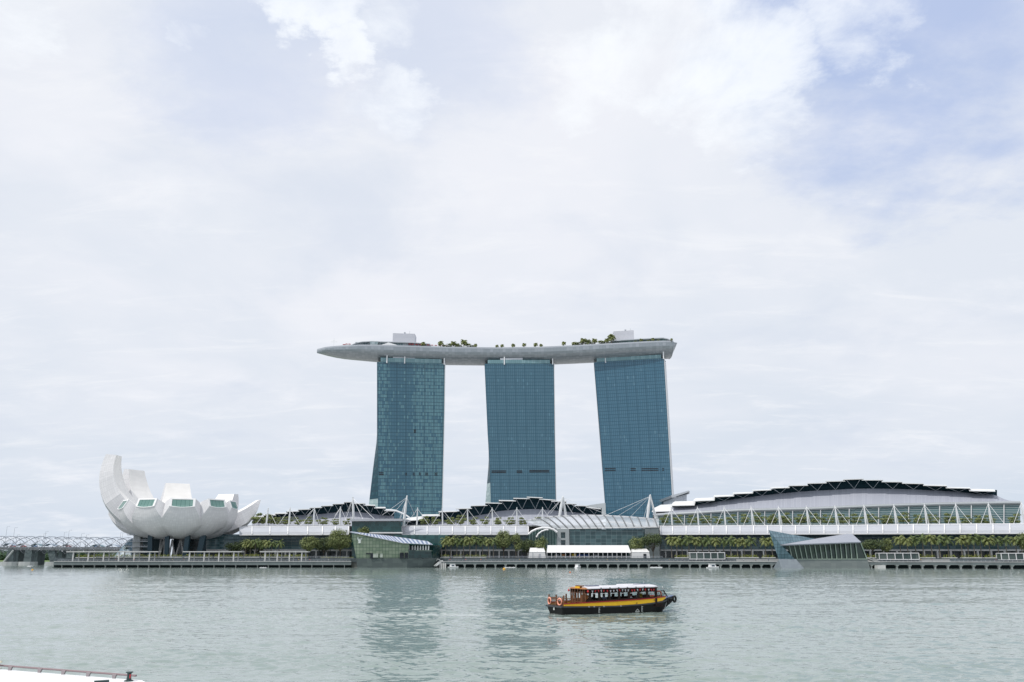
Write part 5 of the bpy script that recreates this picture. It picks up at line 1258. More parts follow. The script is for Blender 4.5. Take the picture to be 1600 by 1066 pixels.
big(1004, 1036, 832.8, 870, 25, 30, 'right and larger round tree beside the right small white tent', leaf_dark)
big(1343, 1382, 842.5, 872, 22, 31, 'wide umbrella shaped dark tree just right of the blue pavilion', leaf_dark, trunk=.4)
big(1375, 1395, 840.5, 872, 25, 32, 'thin round tree right of the umbrella shaped tree', leaf_mid)
big(1592, 1618, 831, 872, 20, 33, 'round tree cut by the right edge of the picture', leaf_mid)
big(188, 212, 851, 868, 60, 34, 'low dark tree behind the glass foyer at the museum', leaf_dark)
for i, (x0, x1, yt) in enumerate(((372, 398, 841), (392, 414, 843), (352, 378, 845))):
    big(x0, x1, yt, 870, 34, 40 + i, ['dark tree in shade right of the museum, middle of three', 'dark tree in shade right of the museum, rightmost of three', 'dark tree in shade right of the museum, leftmost of three'][i], leaf_dark)
# palms
def make_palm(seed, h=10.0, fr=4.6, nf=19, lm=None):
    rnd = random.Random(seed); t = thing('palm_tree', '', 'palm tree'); m = MB()
    for k in range(nf):
        az = k * 2.39996 + rnd.uniform(-.15, .15); el = lerp(1.25, -.25, k / nf) + rnd.uniform(-.1, .1); Lf = fr * rnd.uniform(.85, 1.08)
        p = Vector((0, 0, h)); d = Vector((math.cos(az) * math.cos(el), math.sin(az) * math.cos(el), math.sin(el))); pts = [p.copy()]
        for s in range(8):
            d = (d + Vector((0, 0, -.17 - .03 * s))).normalized(); p = p + d * Lf / 8; pts.append(p.copy())
        for s in range(1, 8):
            for sub in (0, .5):
                q = lerp(pts[s], pts[min(8, s + 1)], sub); dr = (pts[min(8, s + 1)] - pts[s]).normalized(); side = dr.cross(Vector((0, 0, 1))).normalized()
                L_ = 1.15 * math.sin(math.pi * (s + sub + .6) / 9.4) + .18
                for sg in (-1, 1):
                    tip = q + side * sg * L_ * .85 + dr * .45 + Vector((0, 0, -.42 * L_ + rnd.uniform(-.1, .12)))
                    m.face([q - dr * .17, q + dr * .17, tip], [(0, 0)] * 3)
        m.face([pts[0] + Vector((0, 0, .05)), pts[3] + Vector((0, 0, .06)), pts[7], pts[3] - Vector((0, 0, .06))], [(0, 0)] * 4)
    m.build('crown', lm or leaf_palm, t, fix=False)
    m = MB(); b = rnd.uniform(-.3, .3); m.tube([(0, 0, 0), (b * .3, 0, h * .3), (b, 0, h * .65), (0, 0, h)], [.34, .26, .23, .2], 8); m.build('trunk', palm_bark, t)
    return t
palms = [make_palm(1), make_palm(2, nf=15, lm=leaf_palm_dark), make_palm(3, fr=4.2), make_palm(4, nf=22), make_palm(5, fr=5.0, nf=16, lm=leaf_palm_dark)]
pL = [z7(x, 0)[0] for x in (20, 70, 120, 180, 240, 290, 370)]
pM = [z8(x, 0)[0] for x in (1040, 1100, 1155, 1222, 1290, 1355, 1425, 1490, 1555)] + [z70(x, 0)[0] for x in (540 - 0,)]
pM = [696, 704, 713.5, 723.5, 733.5, 743.5, 754, 763.5, 771]
pR1 = [z10(x, 0)[0] for x in (200, 255, 310, 380, 450, 520, 590, 660, 740, 815, 885, 955, 1030)]; pR2 = [z10(x, 0)[0] for x in (1180, 1250)]
pR3 = [z13(x, 0)[0] for x in (320, 400, 480, 560, 650, 730, 820)]; pR4 = [z13(x, 0)[0] for x in (960, 1025, 1090, 1160, 1250, 1340, 1430, 1530, 1590)]
for nm, xs_, top, o_ in (('in the shaded row right of the lotus museum', pL, 842.5, 27), ('in the row before the middle hall', pM, 837.5, 22), ('in the long row left of the blue pavilion', pR1, 838.5, 22), ('beside the left point of the blue pavilion', pR2, 839, 20),
                         ('in the row between the umbrella tree and the gap', pR3, 836.5, 20), ('in the row at the far right edge', pR4, 836.0, 20)):
    for i, x in enumerate(xs_):
        Y = Ysh(x) + o_ + rnd.uniform(-1.2, 1.2); h = zof(top + rnd.uniform(-1.2, 2.6), Y) - UP; sc = h / 12.2
        b = G(x, Y, UP)
        n_ = len(xs_); lb = 'tall palm, %s from the %s %s' % ((ORD[i], 'left', nm) if i <= n_ // 2 else (ORD[n_ - 1 - i], 'right', nm))
        if nm.startswith('beside'): lb = ['palm with clear trunk left of the blue pavilion point', 'palm partly hidden behind the blue pavilion point'][i]
        wd = sc * 1.04
        put(palms[(i * 3 + i // 4) % 5], used, b, rnd.uniform(0, 6.28), (wd, wd, sc), lb, 'palms along the waterfront')
# garden on the sky deck
deck_palm = make_palm(9, h=4.2, fr=2.6, nf=15)
deck_bush = make_tree('deck_tree', 6.4, 6.0, 1.2, 77, leaf_mid, dens=20, size=.7)
deck_bush2 = make_tree('deck_tree', 6.0, 5.2, 1.0, 78, leaf_dark, dens=20, size=.7)
dl = [(z1(1110, 0)[0], 1), (z1(1140, 0)[0], .8), (z1(1180, 0)[0], 1.25), (z1(1215, 0)[0], 1.0), (z1(1245, 0)[0], 1.05), (z1(1275, 0)[0], .95), (z1(1305, 0)[0], 1.25), (z1(1340, 0)[0], 1.05), (z1(1375, 0)[0], 1.0), (z1(1400, 0)[0], .7)]
dr_ = [(z2(x, 0)[0], s) for x, s in ((620, .7), (645, .95), (672, 1.2), (700, 1.1), (735, 1.3), (765, 1.1), (795, 1.0), (845, 1.0), (870, 1.1), (895, .9))]
used.clear()
for nm, lst in (('in the left clump on the roof deck', dl), ('in the right clump on the roof deck', dr_)):
    for i, (x, s) in enumerate(lst):
        Y = deckY(x) + 2.5 + (i % 3) * 1.2; pr = (deck_palm, deck_bush, deck_bush2)[i % 3]
        put(pr, used, G(x, Y, ZD), i * 1.3, s * (1.5 if pr is deck_palm else 1.0), ('small %s, %s from the left %s' % ('palm' if pr is deck_palm else 'bushy tree', ORD[i], nm)), 'garden plants on the roof deck')
for i, (x, s, ds) in enumerate(((784.5, .66, 'leftmost'), (802, .72, 'second'), (819, .75, 'above the dark bar'), (837, .78, 'fourth'), (845.5, .62, 'fifth, low'), (881, .78, 'alone between the middle and right towers'), (776.5, .6, 'tiny and left of the others'), (955.8, 1.4, 'tall, touching the left side of the right roof block'), (1049.5, .45, 'at the right end of the deck'), (661, .8, 'right of the left roof block'))):
    put(deck_palm, used, G(x, deckY(x) + 2.2, ZD), i * 2.1, s * 1.5, 'single small roof deck palm, %s' % ds, 'single palms on the roof deck')
for i, x in enumerate((993, 1002, 1013, 1020, 1029)):
    put((deck_bush, deck_palm)[i % 2], used, G(x, deckY(x) + 2.4, ZD), i * 1.7, .95 if i % 2 else .55, 'small green plant, %s from the left before the glass pavilion on the deck' % ORD[i], 'plants before the roof deck pavilion')

# ------------------------------------------------------------------ hedges in planters
def planter(label, x0, x1, py, o_, h=1.4, box=True):
    a, b = offP(x0, py, o_), offP(x1, py, o_); z = a.z; t = thing('planter', label, 'planter', ((a.x + b.x) / 2, a.y, z - .8), 'hedge planters along the promenade')
    m = MB(); m.hexa([a + Vector((0, 0, -.9)), b + Vector((0, 0, -.9)), b + Vector((0, 3, -.9)), a + Vector((0, 3, -.9))], [a, b, b + Vector((0, 3, 0)), a + Vector((0, 3, 0))]); m.build('trough', pale_concrete, t)
    m = MB(); r_ = random.Random(int(x0)); bl = []; n = max(3, int((b - a).length / 1.5))
    for i in range(n): bl.append((lerp(a, b, (i + .5) / n) + Vector((0, 1.5, h * .35)), (1.3, 1.4, h * r_.uniform(.5, .8))))
    leafcloud(m, bl, 26, .5, int(x0)); m.build('hedge', leaf_bright, t, fix=False)
for i, (x0, x1, py, dd) in enumerate(((118, 150, 872.2, 'behind the left pergola, leftmost'), (152, 192, 872.2, 'behind the left pergola, middle'), (194, 245, 872.2, 'behind the left pergola, right end'), (248, 284, 871.8, 'between the two museum pergolas'), (288, 330, 871.8, 'under the second pergola, left'), (334, 378, 871.8, 'under the second pergola, right'),
                                  (380, 404, 871.8, 'left of the third pergola'), (408, 440, 871.8, 'under the third pergola, left'), (442, 480, 871.8, 'under the third pergola, right'), (688, 702, 872.2, 'just right of the green pavilion ramp'), (708, 722, 872.2, 'below the middle palms, left'), (726, 760, 872.2, 'below the middle palms, centre'),
                                  (1055, 1078, 872.5, 'left of the left glass kiosk'), (1135, 1155, 872.4, 'just right of the left glass kiosk'), (1158, 1186, 872.4, 'further right of the left glass kiosk'), (1192, 1212, 872.4, 'before the two palms by the blue pavilion'),
                                  (1352, 1372, 872.6, 'right of the blue pavilion'), (1438, 1462, 872.6, 'right of the middle glass kiosk'), (1475, 1496, 872.6, 'second right of the middle glass kiosk'), (1504, 1535, 872.6, 'third right of the middle glass kiosk'), (1540, 1564, 872.6, 'left of the rightmost glass kiosk'))):
    planter('low bright green hedge in a pale trough, %s' % dd, x0, x1, py - 1.4, 15.8, h=1.9)
planter('low dark hedge in a long pale trough left of the green pavilion', 500, 552, 871.8, 16.5, h=.8)
# ------------------------------------------------------------------ glass kiosks
kg = grid('kiosk_glass', 4, 5, (.03, .055, .05), (.08, .11, .10), (.2, .22, .22), lu=.02, lv=.02, var=.5, rough=.1)
def kiosk(label, x0, x1, y0, y1, n):
    o_ = 12; a, b = offP(x0, y1, o_), offP(x1, y1, o_); zt = zof(y0, a.y); t = thing('glass_kiosk', label, 'kiosk', ((a.x + b.x) / 2, a.y, a.z), 'white framed glass kiosks')
    D = Vector((0, 5, 0)); m = MB(); T0, T1 = Vector((a.x, a.y, zt)), Vector((b.x, b.y, zt))
    for p, q in ((a, b), (T0, T1), (a + D, b + D), (T0 + D, T1 + D), (a, a + D), (b, b + D), (T0, T0 + D), (T1, T1 + D)): m.bar(p, q, .32)
    for i in range(n + 1): p, q = lerp(a, b, i / n), lerp(T0, T1, i / n); m.bar(p, q, .32); m.bar(p + D, q + D, .3)
    m.build('frame', white_paint, t); m = MB(); e = Vector((0, .4, 0)); m.hexa([a + e, b + e, b + D - e, a + D - e], [T0 + e, T1 + e, T1 + D - e, T0 + D - e]); m.build('glass_walls', kg, t)
    m = MB(); z = DKT; m.hexa([Vector((a.x, a.y + 1, z)), Vector((b.x, b.y + 1, z)), Vector((b.x, b.y + 5, z)), Vector((a.x, a.y + 5, z))], [a + Vector((0, 1, -.2)), b + Vector((0, 1, -.2)), b + D + Vector((0, 0, -.2)), a + D + Vector((0, 0, -.2))]); m.build('plinth', mat('kiosk_plinth', (.02, .035, .04), .7), t)
kiosk('white framed glass kiosk left of the blue pavilion', z10(388, 0)[0], z10(752, 0)[0], 863.6, 873.6, 5)
kiosk('white framed glass kiosk right of the blue pavilion', z13(95, 0)[0], z13(510, 0)[0], 864.4, 874.2, 5)
kiosk('white framed glass kiosk cut by the right picture edge', z13(1368, 0)[0], 1612, 864.6, 875, 4)
# ------------------------------------------------------------------ white tents
tentm = mat('tent_fabric', (.72, .72, .72), .7, var=.03, vscale=.5)
def tent(label, z, x0, x1, yr, ye, yb, nroof, o_=18, walls=True):
    a, b = P(*z(x0, ye), Ysh(z(x0, 0)[0]) + o_), P(*z(x1, ye), Ysh(z(x1, 0)[0]) + o_); zr = zof(z(0, yr)[1], a.y + 7)
    t = thing('white_tent', label, 'tent', ((a.x + b.x) / 2, a.y, UP), 'white event tents'); D = Vector((0, 14, 0)); r0, r1 = Vector((a.x + .8, a.y + 7, zr)), Vector((b.x - .8, b.y + 7, zr))
    m = MB(); N_ = nroof
    for i in range(N_):
        p, q = i / N_, (i + 1) / N_; m.face([lerp(a, b, p), lerp(a, b, q), lerp(r0, r1, q), lerp(r0, r1, p)]); m.face([lerp(r0, r1, p), lerp(r0, r1, q), lerp(a + D, b + D, q), lerp(a + D, b + D, p)])
    m.face([a, r0, a + D]); m.face([b, b + D, r1]); o = m.build('tent_roof', tentm, t)
    s = MB()
    for i in range(N_ + 1): s.bar(lerp(a, b, i / N_) + Vector((0, -.05, .08)), lerp(r0, r1, i / N_) + Vector((0, 0, .1)), .16, .1)
    s.build('roof_seam', mat('tent_seam', (.60, .61, .63), .6), o)
    if walls:
        m = MB(); e = .15; m.hexa([Vector((a.x + e - .6, a.y + e, UP)), Vector((b.x - e + .6, b.y + e, UP)), Vector((b.x + .4, b.y + 14 - e, UP)), Vector((a.x - .4, a.y + 14 - e, UP))], [Vector((a.x + e, a.y + e, a.z)), Vector((b.x - e, b.y + e, b.z)), Vector((b.x - e, b.y + 14 - e, b.z)), Vector((a.x + e, a.y + 14 - e, a.z))]); m.build('tent_wall', tentm, t)
    else:
        for i in range(2 * N_ + 1):
            m = MB(); p = lerp(a, b, i / (2 * N_)); m.box(p.x - .13, p.x + .13, p.y + .1, p.y + .36, UP, p.z); m.build('tent_post', white_metal, t)
        m = MB(); m.box(a.x, b.x, a.y + 13.4, a.y + 13.7, UP, a.z); m.build('rear_screen', mat('tent_rear', (.05, .09, .10), .7), t)
        m = MB()
        for h in (.5, .8, 1.1): m.bar(Vector((a.x, a.y + .15, UP + h)), Vector((b.x, b.y + .15, UP + h)), .08)
        m.build('tent_rail', white_metal, t)
    return a, b, t
a, b, t = tent('small closed white tent at the left end of the long tent', z70, 845, 1012, 640, 684, 745, 2)
m = MB(); m.box(a.x + 2.0, a.x + 2.4, a.y - .1, a.y + .2, UP, a.z); m.box(a.x + 6, a.x + 7.2, a.y - .02, a.y + .2, UP, a.z - 1); m.build('tent_flap', mat('tent_flap_grey', (.45, .47, .50), .7), t)
la, lb_, _t = tent('long open sided white tent in front of the entrance hall', lambda x, y: (z70(x, y) if x < 1100 else z86(x - 2000, y)), 1030, 2838, 614, 690, 745, 9, walls=False)
a, b, t = tent('small closed white tent with a dark door at the right end', z86, 850, 1030, 648, 685, 745, 1)
m = MB(); c = P(*z86(983, 705), a.y); m.box(c.x - .9, c.x + .9, a.y - .15, a.y + .2, UP, UP + 2.6); m.build('doorway', slot_m, t)
# goods and displays below the long tent
def stall(x, label, col, w, h):
    p = lerp(la, lb_, x); t = thing('market_stall', label, 'stall', (p.x, p.y + 4, UP), 'stalls under the long tent')
    m = MB(); m.box(p.x - w / 2, p.x + w / 2, p.y + 3, p.y + 5, UP + .75, UP + .85)
    for sx in (-1, 1):
        for y in (3.1, 4.8): m.box(p.x + sx * (w / 2 - .15) - .05, p.x + sx * (w / 2 - .15) + .05, p.y + y, p.y + y + .1, UP, UP + .75)
    m.build('table', white_paint, t)
    m = MB(); m.box(p.x - w / 2, p.x + w / 2, p.y + 5.0, p.y + 5.15, UP + .85, UP + h); m.build('backdrop', mat('stall_cloth_' + label.split()[0], col, .7), t)
stall(.33, 'yellow backdrop stall under the left part of the long tent', (.60, .42, .03), 3.0, 2.7)
stall(.43, 'blue backdrop stall under the middle of the long tent', (.03, .10, .32), 8.0, 2.2)
stall(.20, 'orange backdrop stall near the left end of the long tent', (.50, .22, .08), 2.0, 2.5)
stall(.12, 'grey backdrop stall at the left end of the long tent', (.35, .37, .40), 3.0, 2.2)
stall(.60, 'silver backdrop stall right of the middle of the long tent', (.5, .52, .55), 2.4, 2.0)
stall(.78, 'dark backdrop stall towards the right end of the long tent', (.04, .06, .08), 6.0, 2.3)
# ------------------------------------------------------------------ people
def body(joints, edges, radii, name='person'):
    me = bpy.data.meshes.new('p'); me.from_pydata(joints, edges, []); o = bpy.data.objects.new('p', me); COL.objects.link(o)
    md = o.modifiers.new('s', 'SKIN'); md.use_smooth_shade = True
    for v, r in zip(me.skin_vertices[0].data, radii): v.radius = (r, r)
    me.skin_vertices[0].data[0].use_root = True
    o.modifiers.new('u', 'SUBSURF').levels = 1
    dg = bpy.context.evaluated_depsgraph_get(); e = bpy.data.meshes.new_from_object(o.evaluated_get(dg)); bpy.data.objects.remove(o); e.name = name
    return e
def person_mesh(sit, step=0.0, reach=0.0):
    if sit:
        J = [(0, 0, .0), (0, -.02, .25), (0, -.03, .48), (0, .0, .60), (0, .03, .70), (0, .05, .82), (0, .05, .90),
             (-.11, .05, -.02), (-.13, .42, .02), (-.13, .46, -.42), (-.13, .56, -.45), (.11, .05, -.02), (.13, .42, .02), (.13, .46, -.42), (.13, .56, -.45),
             (-.19, -.02, .50), (-.24, .06, .25), (-.18, .30, .16), (.19, -.02, .50), (.24, .06, .25), (.18, .30 + reach, .16 + reach)]
    else:
        J = [(0, 0, .92), (0, -.01, 1.12), (0, -.01, 1.34), (0, .0, 1.47), (0, .01, 1.54), (0, .02, 1.64), (0, .02, 1.72),
             (-.10, 0, .86), (-.11, step, .48), (-.11, step * .6 - .05, .07), (-.12, step * .6 + .1, .03), (.10, 0, .86), (.11, -step, .48), (.11, -step * 1.6, .09), (.12, -step * 1.6 + .14, .03),
             (-.19, 0, 1.40), (-.25, -.03, 1.12), (-.24, .12, .90), (.19, 0, 1.40), (.25, -.03, 1.12), (.24, .12 + reach, .90 + reach)]
    E = [(0, 1), (1, 2), (2, 3), (3, 4), (4, 5), (5, 6), (0, 7), (7, 8), (8, 9), (9, 10), (0, 11), (11, 12), (12, 13), (13, 14), (2, 15), (15, 16), (16, 17), (2, 18), (18, 19), (19, 20)]
    Rr = [.15, .15, .17, .065, .075, .105, .07, .09, .065, .045, .04, .09, .065, .045, .04, .06, .045, .03, .06, .045, .03]
    return body(J, E, Rr)
meshes = {'sit': person_mesh(True), 'sit2': person_mesh(True, reach=.12), 'stand': person_mesh(False), 'walk': person_mesh(False, .16)}
def person(kind, label, shirt, trousers, loc, rz, group, hair=(.012, .01, .009), sc=1.0):
    src = meshes[kind]; me = src.copy(); o = bpy.data.objects.new('person', me); COL.objects.link(o)
    cl_ = [mat('cloth_%.2f_%.2f_%.2f' % shirt, shirt, .8), mat('cloth_%.2f_%.2f_%.2f' % trousers, trousers, .8), skin_m, mat('hair_%.2f' % hair[0], hair, .7)]
    for q in cl_: me.materials.append(q)
    hip, neck, crown_ = (.06, .62, .80) if kind.startswith('sit') else (.95, 1.48, 1.66)
    for p in me.polygons:
        c = p.center
        p.material_index = (3 if (c.z > crown_ or (c.z > neck + .08 and c.y < .0)) else 2) if c.z > neck else (1 if c.z < hip else (2 if abs(c.x) > .17 and c.z < (.25 if kind.startswith('sit') else 1.1) else 0))
    o.location = loc; o.rotation_euler = (0, 0, rz); o.scale = (sc,) * 3
    return tag(o, label, 'person', group)
cols = [((.55, .05, .05), 'red'), ((.60, .60, .62), 'white'), ((.03, .06, .20), 'navy'), ((.08, .08, .09), 'black'), ((.50, .35, .05), 'yellow'), ((.15, .35, .40), 'teal'), ((.35, .12, .20), 'pink')]
wl = [(703, 'on the middle promenade by the ramp'), (751.5, 'in red on the middle promenade below the palms'), (816, 'right of the palms on the raised terrace'), (842, 'in front of the small left tent'), (868, 'before the left part of the long tent'), (876, 'before the long tent beside the yellow stall'), (890, 'before the long tent, left of the blue stall'),
      (905, 'before the long tent, middle'), (925, 'before the long tent right of the middle'), (948, 'before the right part of the long tent'), (972, 'before the right end of the long tent'), (1046, 'right of the tents on the promenade'), (1055.5, 'further right of the tents on the promenade'), (1067, 'near the small hedge right of the tents'),
      (287, 'below the lotus museum in a red shirt'), (513, 'on the promenade left of the green pavilion'), (462, 'under the third pergola'), (1140, 'beside the left glass kiosk')]
for i, (x, ds) in enumerate(wl):
    c, cn_ = cols[i % 7]
    if 'red' in ds: c, cn_ = cols[0]
    up_ = 842 <= x <= 975 or x == 816
    p = G(x, Ysh(x) + (16.6 if up_ else 3), UP if up_ else DKT)
    person(('stand', 'walk')[i % 2], 'tiny person in %s top %s' % (cn_, ds), c, (.05, .06, .09), p, rnd.uniform(-2, 2), 'people strolling on the promenade')

extra = ((120, 275, 6, 'on the museum promenade left half', DKT, 4), (300, 500, 7, 'between museum and green pavilion', DKT, 4), (725, 815, 6, 'below the middle palm row', DKT, 3), (850, 985, 9, 'just below the long tent', DKT, 3), (1075, 1205, 7, 'left of the blue pavilion', DKT, 4), (1380, 1590, 9, 'on the far right promenade', DKT, 4))
for x0, x1, n_, ds, zz_, dy in extra:
    for i in range(n_):
        x = lerp(x0, x1, (i + rnd.uniform(.15, .85)) / n_); c, cn_ = cols[rnd.randrange(7)]
        person(('stand', 'walk')[i % 2], 'tiny person in %s top, %s from the left %s' % (cn_, ORD[i], ds), c, (.05, .06, .09), G(x, Ysh(x) + dy + rnd.uniform(0, 5), zz_), rnd.uniform(-2, 2), 'people strolling on the promenade')
# ------------------------------------------------------------------ the tour boat
BA = R(24.0); bf = Vector((math.cos(BA), math.sin(BA), 0)); bl_ = Vector((-math.sin(BA), math.cos(BA), 0)); BO = Vector((5.05, 104.9, 0))
boat = thing('tour_boat', 'wooden river tour boat with black hull, yellow side band and white canopy roof', 'tour boat', (0, 0, 0))
HB = [(0, 1.95), (.4, 2.0), (3, 2.05), (9, 2.05), (12, 1.95), (14, 1.45), (15.3, .85), (16.2, .35)]
def hb(x, k=1.0): return interp(HB, x) * k
def rail(x): return interp([(0, .90), (3, .86), (7, .84), (11, .98), (14, 1.22), (16.3, 1.62)], x)     # black hull top
def rings_of(xs, z0f, z1f, inset=0, k=1.0):
    return [[Vector((x, -hb(x, k) * .94, z0f(x))), Vector((x, -hb(x, k), z1f(x))), Vector((x, hb(x, k), z1f(x))), Vector((x, hb(x, k) * .94, z0f(x)))] for x in xs]
xs = [0, .4, 1.5, 3, 5, 7, 9, 10.5, 12, 13, 14, 14.8, 15.5, 16.2]
def keel(x): return interp([(0, -.5), (13, -.5), (14.2, -.2), (15, .35), (16.2, 1.05)], x)
m = MB(); rg = []
for x in xs:
    w = hb(x); kx = interp([(0, .92), (9, .94), (12, .84), (14, .55), (15, .4), (16.2, .5)], x); zr = rail(x)
    rg.append([Vector((x, -w * kx * .7, keel(x))), Vector((x, -w * kx, keel(x) + .35 * (1 - x / 20))), Vector((x, -w, zr)), Vector((x, w, zr)), Vector((x, w * kx, keel(x) + .35 * (1 - x / 20))), Vector((x, w * kx * .7, keel(x)))])
rg[0] = [p + Vector((.25 if p.z < .5 else -.12, 0, 0)) for p in rg[0]]
m.loft(rg); hull = m.build('hull', hull_black, boat)
m = MB()                                               # thick rubbing strake along the edge and stern
for sg in (-1, 1):
    for x0, x1 in zip(xs, xs[1:]): m.bar(Vector((x0, sg * (hb(x0) + .02), rail(x0) - .03)), Vector((x1, sg * (hb(x1) + .02), rail(x1) - .03)), .14, .16)
m.bar((-.15, -2.0, .87), (-.15, 2.0, .87), .2, .18); m.build('rubbing_strake', mat('strake_grey', (.045, .05, .055), .5), hull)
# yellow side band and the red line on top
ytopf = lambda x: interp([(0, 1.16), (4, 1.27), (8, 1.38), (11, 1.50), (13.6, 1.66), (14.4, 1.72)], x)
ybotf = lambda x: interp([(0, .95), (2.8, .88), (7, .86), (11, 1.00), (14, 1.26), (14.6, 1.55)], x)
xb = [.12, 1.5, 3.5, 5, 7, 9, 10.5, 12, 13, 13.8, 14.5]
for sg in (-1, 1):
    m = MB(); r = MB()
    for x0, x1 in zip(xb, xb[1:]):
        y0, y1 = sg * (hb(x0) + .05), sg * (hb(x1) + .05); i0, i1 = sg * (hb(x0) - .06), sg * (hb(x1) - .06)
        m.hexa([Vector((x0, y0, ybotf(x0) + .03)), Vector((x1, y1, ybotf(x1) + .03)), Vector((x1, i1, ybotf(x1) + .03)), Vector((x0, i0, ybotf(x0) + .03))], [Vector((x0, y0, ytopf(x0))), Vector((x1, y1, ytopf(x1))), Vector((x1, i1, ytopf(x1))), Vector((x0, i0, ytopf(x0)))])
        r.bar(Vector((x0, y0 * 1.01, ytopf(x0) + .06)), Vector((x1, y1 * 1.01, ytopf(x1) + .06)), .16, .11)
    m.build('yellow_band', yellow, boat); r.build('red_rail', red, boat)
# floor, inner coaming
m = MB(); m.box(.2, 14, -1.85, 1.85, .62, .70); m.build('deck', wood_dark, boat)
m = MB()
for sg in (-1, 1):
    for x0, x1 in zip([3.1, 5, 7, 9, 11, 12.6], [5, 7, 9, 11, 12.6, 13.9]):
        y0, y1 = sg * (hb(x0) - .08), sg * (hb(x1) - .08); m.bar(Vector((x0, y0, lerp(.7, ytopf(x0), .5) + .15)), Vector((x1, y1, lerp(.7, ytopf(x1), .5) + .15)), .1, ytopf(x0) - .4)
m.build('coaming', wood_dark, boat)
# cabin posts, header, sills
RZ = lambda x: interp([(2.3, 2.86), (4.5, 2.90), (12.8, 2.98)], x)
cab = MB(); hd = MB()
px_ = [3.65, 4.9, 6.25, 7.6, 8.95, 10.3, 11.5, 12.75]
for sg in (-1, 1):
    for x in px_: q = MB(); q.box(x - .14, x + .14, sg * 1.82 - .07, sg * 1.82 + .07, .7, RZ(x) - .1); q.build('cabin_post', wood_dark, boat)
    hd.bar((3.0, sg * 1.80, RZ(4.4) - .30), (12.75, sg * 1.80, RZ(12.7) - .32), .10, .52)
    hd.bar((3.1, sg * 1.8, 1.34), (12.7, sg * 1.80, 1.72), .08, .10)
hd.build('header_board', wood_dark, boat)
m = MB()
for x0, x1 in zip(px_, px_[1:]):
    for sg in (-1, 1): m.bar((x0 + .18, sg * 1.78, lerp(2.24, 2.26, x0 / 13)), (x1 - .18, sg * 1.78, 2.30), .05, .05)
m.build('blind_bar', white_metal, boat)
m = MB()
for sg in (-1, 1): m.box(4.7, 11.6, sg * 1.62 - .22, sg * 1.62 + .22, .90, .97); m.box(4.7, 11.6, sg * 1.80 - .03, sg * 1.80 + .03, .7, 1.1)
m.build('side_bench', wood, boat)
m = MB(); 
for x in (5.2, 6.6, 8.2, 9.6): m.box(x, x + .8, -.35, .35, 1.32, 1.38); m.box(x + .35, x + .45, -.05, .05, .7, 1.32)
m.build('saloon_table', wood, boat)
# wheelhouse / rear porch in varnished timber
m = MB()
for x in (3.05,):
    for y in (-1.78, 1.78): m.box(x - .07, x + .07, y - .06, y + .06, .7, 2.8)
for y in (-1.3, -.7, 0, .7, 1.3): m.box(2.98, 3.12, y - .08, y + .08, .7, 2.8)
for z in (1.12, 1.32, 2.35): 
    m.bar((3.05, -1.78, z), (3.6, -1.78, z), .07, .12); m.bar((3.05, 1.78, z), (3.6, 1.78, z), .07, .12); m.bar((3.05, -1.78, z), (3.05, 1.78, z), .07, .12)
for x in [3.15 + .14 * i for i in range(3)]:
    for y in (-1.78, 1.78): m.box(x - .025, x + .025, y - .03, y + .03, .75, 1.3)
m.build('porch_frame', wood, boat)
m = MB(); m.box(3.4, 4.6, .2, 1.2, .7, 1.7); m.build('engine_casing', wood_dark, boat)
def hiproof(x0, x1, hw, z0, z1, inset, ex=None):
    b = [Vector((x0, -hw, z0)), Vector((x1, -hw, z0)), Vector((x1, hw, z0)), Vector((x0, hw, z0))]; t = [Vector((x0 + inset, -hw + inset, z1)), Vector((x1 - .1, -hw + inset, z1)), Vector((x1 - .1, hw - inset, z1)), Vector((x0 + inset, hw - inset, z1))]
    q = MB(); q.hexa(b, t); return q
hiproof(2.72, 3.75, 2.14, 2.80, 3.00, .6).build('porch_roof', mat('orange_timber', (.34, .14, .03), .5, var=.2, vscale=3), boat)
m = MB(); m.box(3.0, 3.5, -.75, .55, 2.98, 3.18); m.build('sign_box', wood, boat)
m = MB(); m.box(2.88, 2.95, -.70, .45, 2.90, 3.06); m.build('yellow_sign', yellow, boat)
m = MB(); rr = []
for x in (3.2, 4.0, 6, 8, 10, 12, 12.5, 12.95):
    z = RZ(x) - .06; hw = 2.12 if 3.1 < x < 12.9 else 1.95; c = .15 if x < 13 else .1
    rr.append([Vector((x, -hw, z)), Vector((x, -hw + .05, z + .12)), Vector((x, -hw * .62, z + .12 + c * .7)), Vector((x, 0, z + .13 + c)), Vector((x, hw * .62, z + .12 + c * .7)), Vector((x, hw - .05, z + .12)), Vector((x, hw, z))])
m.loft(rr); rf_ = m.build('canopy_roof', mat('boat_roof_white', (.62, .62, .66), .45, var=.08, vscale=1.5), boat)
m = MB(); m.hexa([Vector(p) for p in [(9.0, -1.5, 3.0), (12.2, -1.5, 3.05), (12.2, 1.5, 3.05), (9.0, 1.5, 3.0)]], [Vector(p) for p in [(9.2, -1.3, 3.22), (12.0, -1.3, 3.25), (12.0, 1.3, 3.25), (9.2, 1.3, 3.22)]]); m.build('raised_hatch', mat('boat_roof_white', (.8, .79, .82)), rf_)
m = MB(); m.box(10.3, 11.9, -1.22, -.7, 3.23, 3.28); m.box(3.8, 5.4, -1.0, -.3, 3.10, 3.16); m.build('solar_panel', mat('solar_blue', (.05, .06, .16), .3), rf_)
m = MB(); 
for x in (5, 6.2, 7.4, 8.6, 9.8, 11): m.box(x - .08, x + .08, -2.14, -2.10, RZ(x) - .02, RZ(x) + .05)
m.build('roof_lug', slot_m, rf_); m = MB(); m.tube([(11.6, -1, 3.2), (11.6, -1, 3.65)], .03, 5); m.build('antenna', steel, rf_)
m = MB()
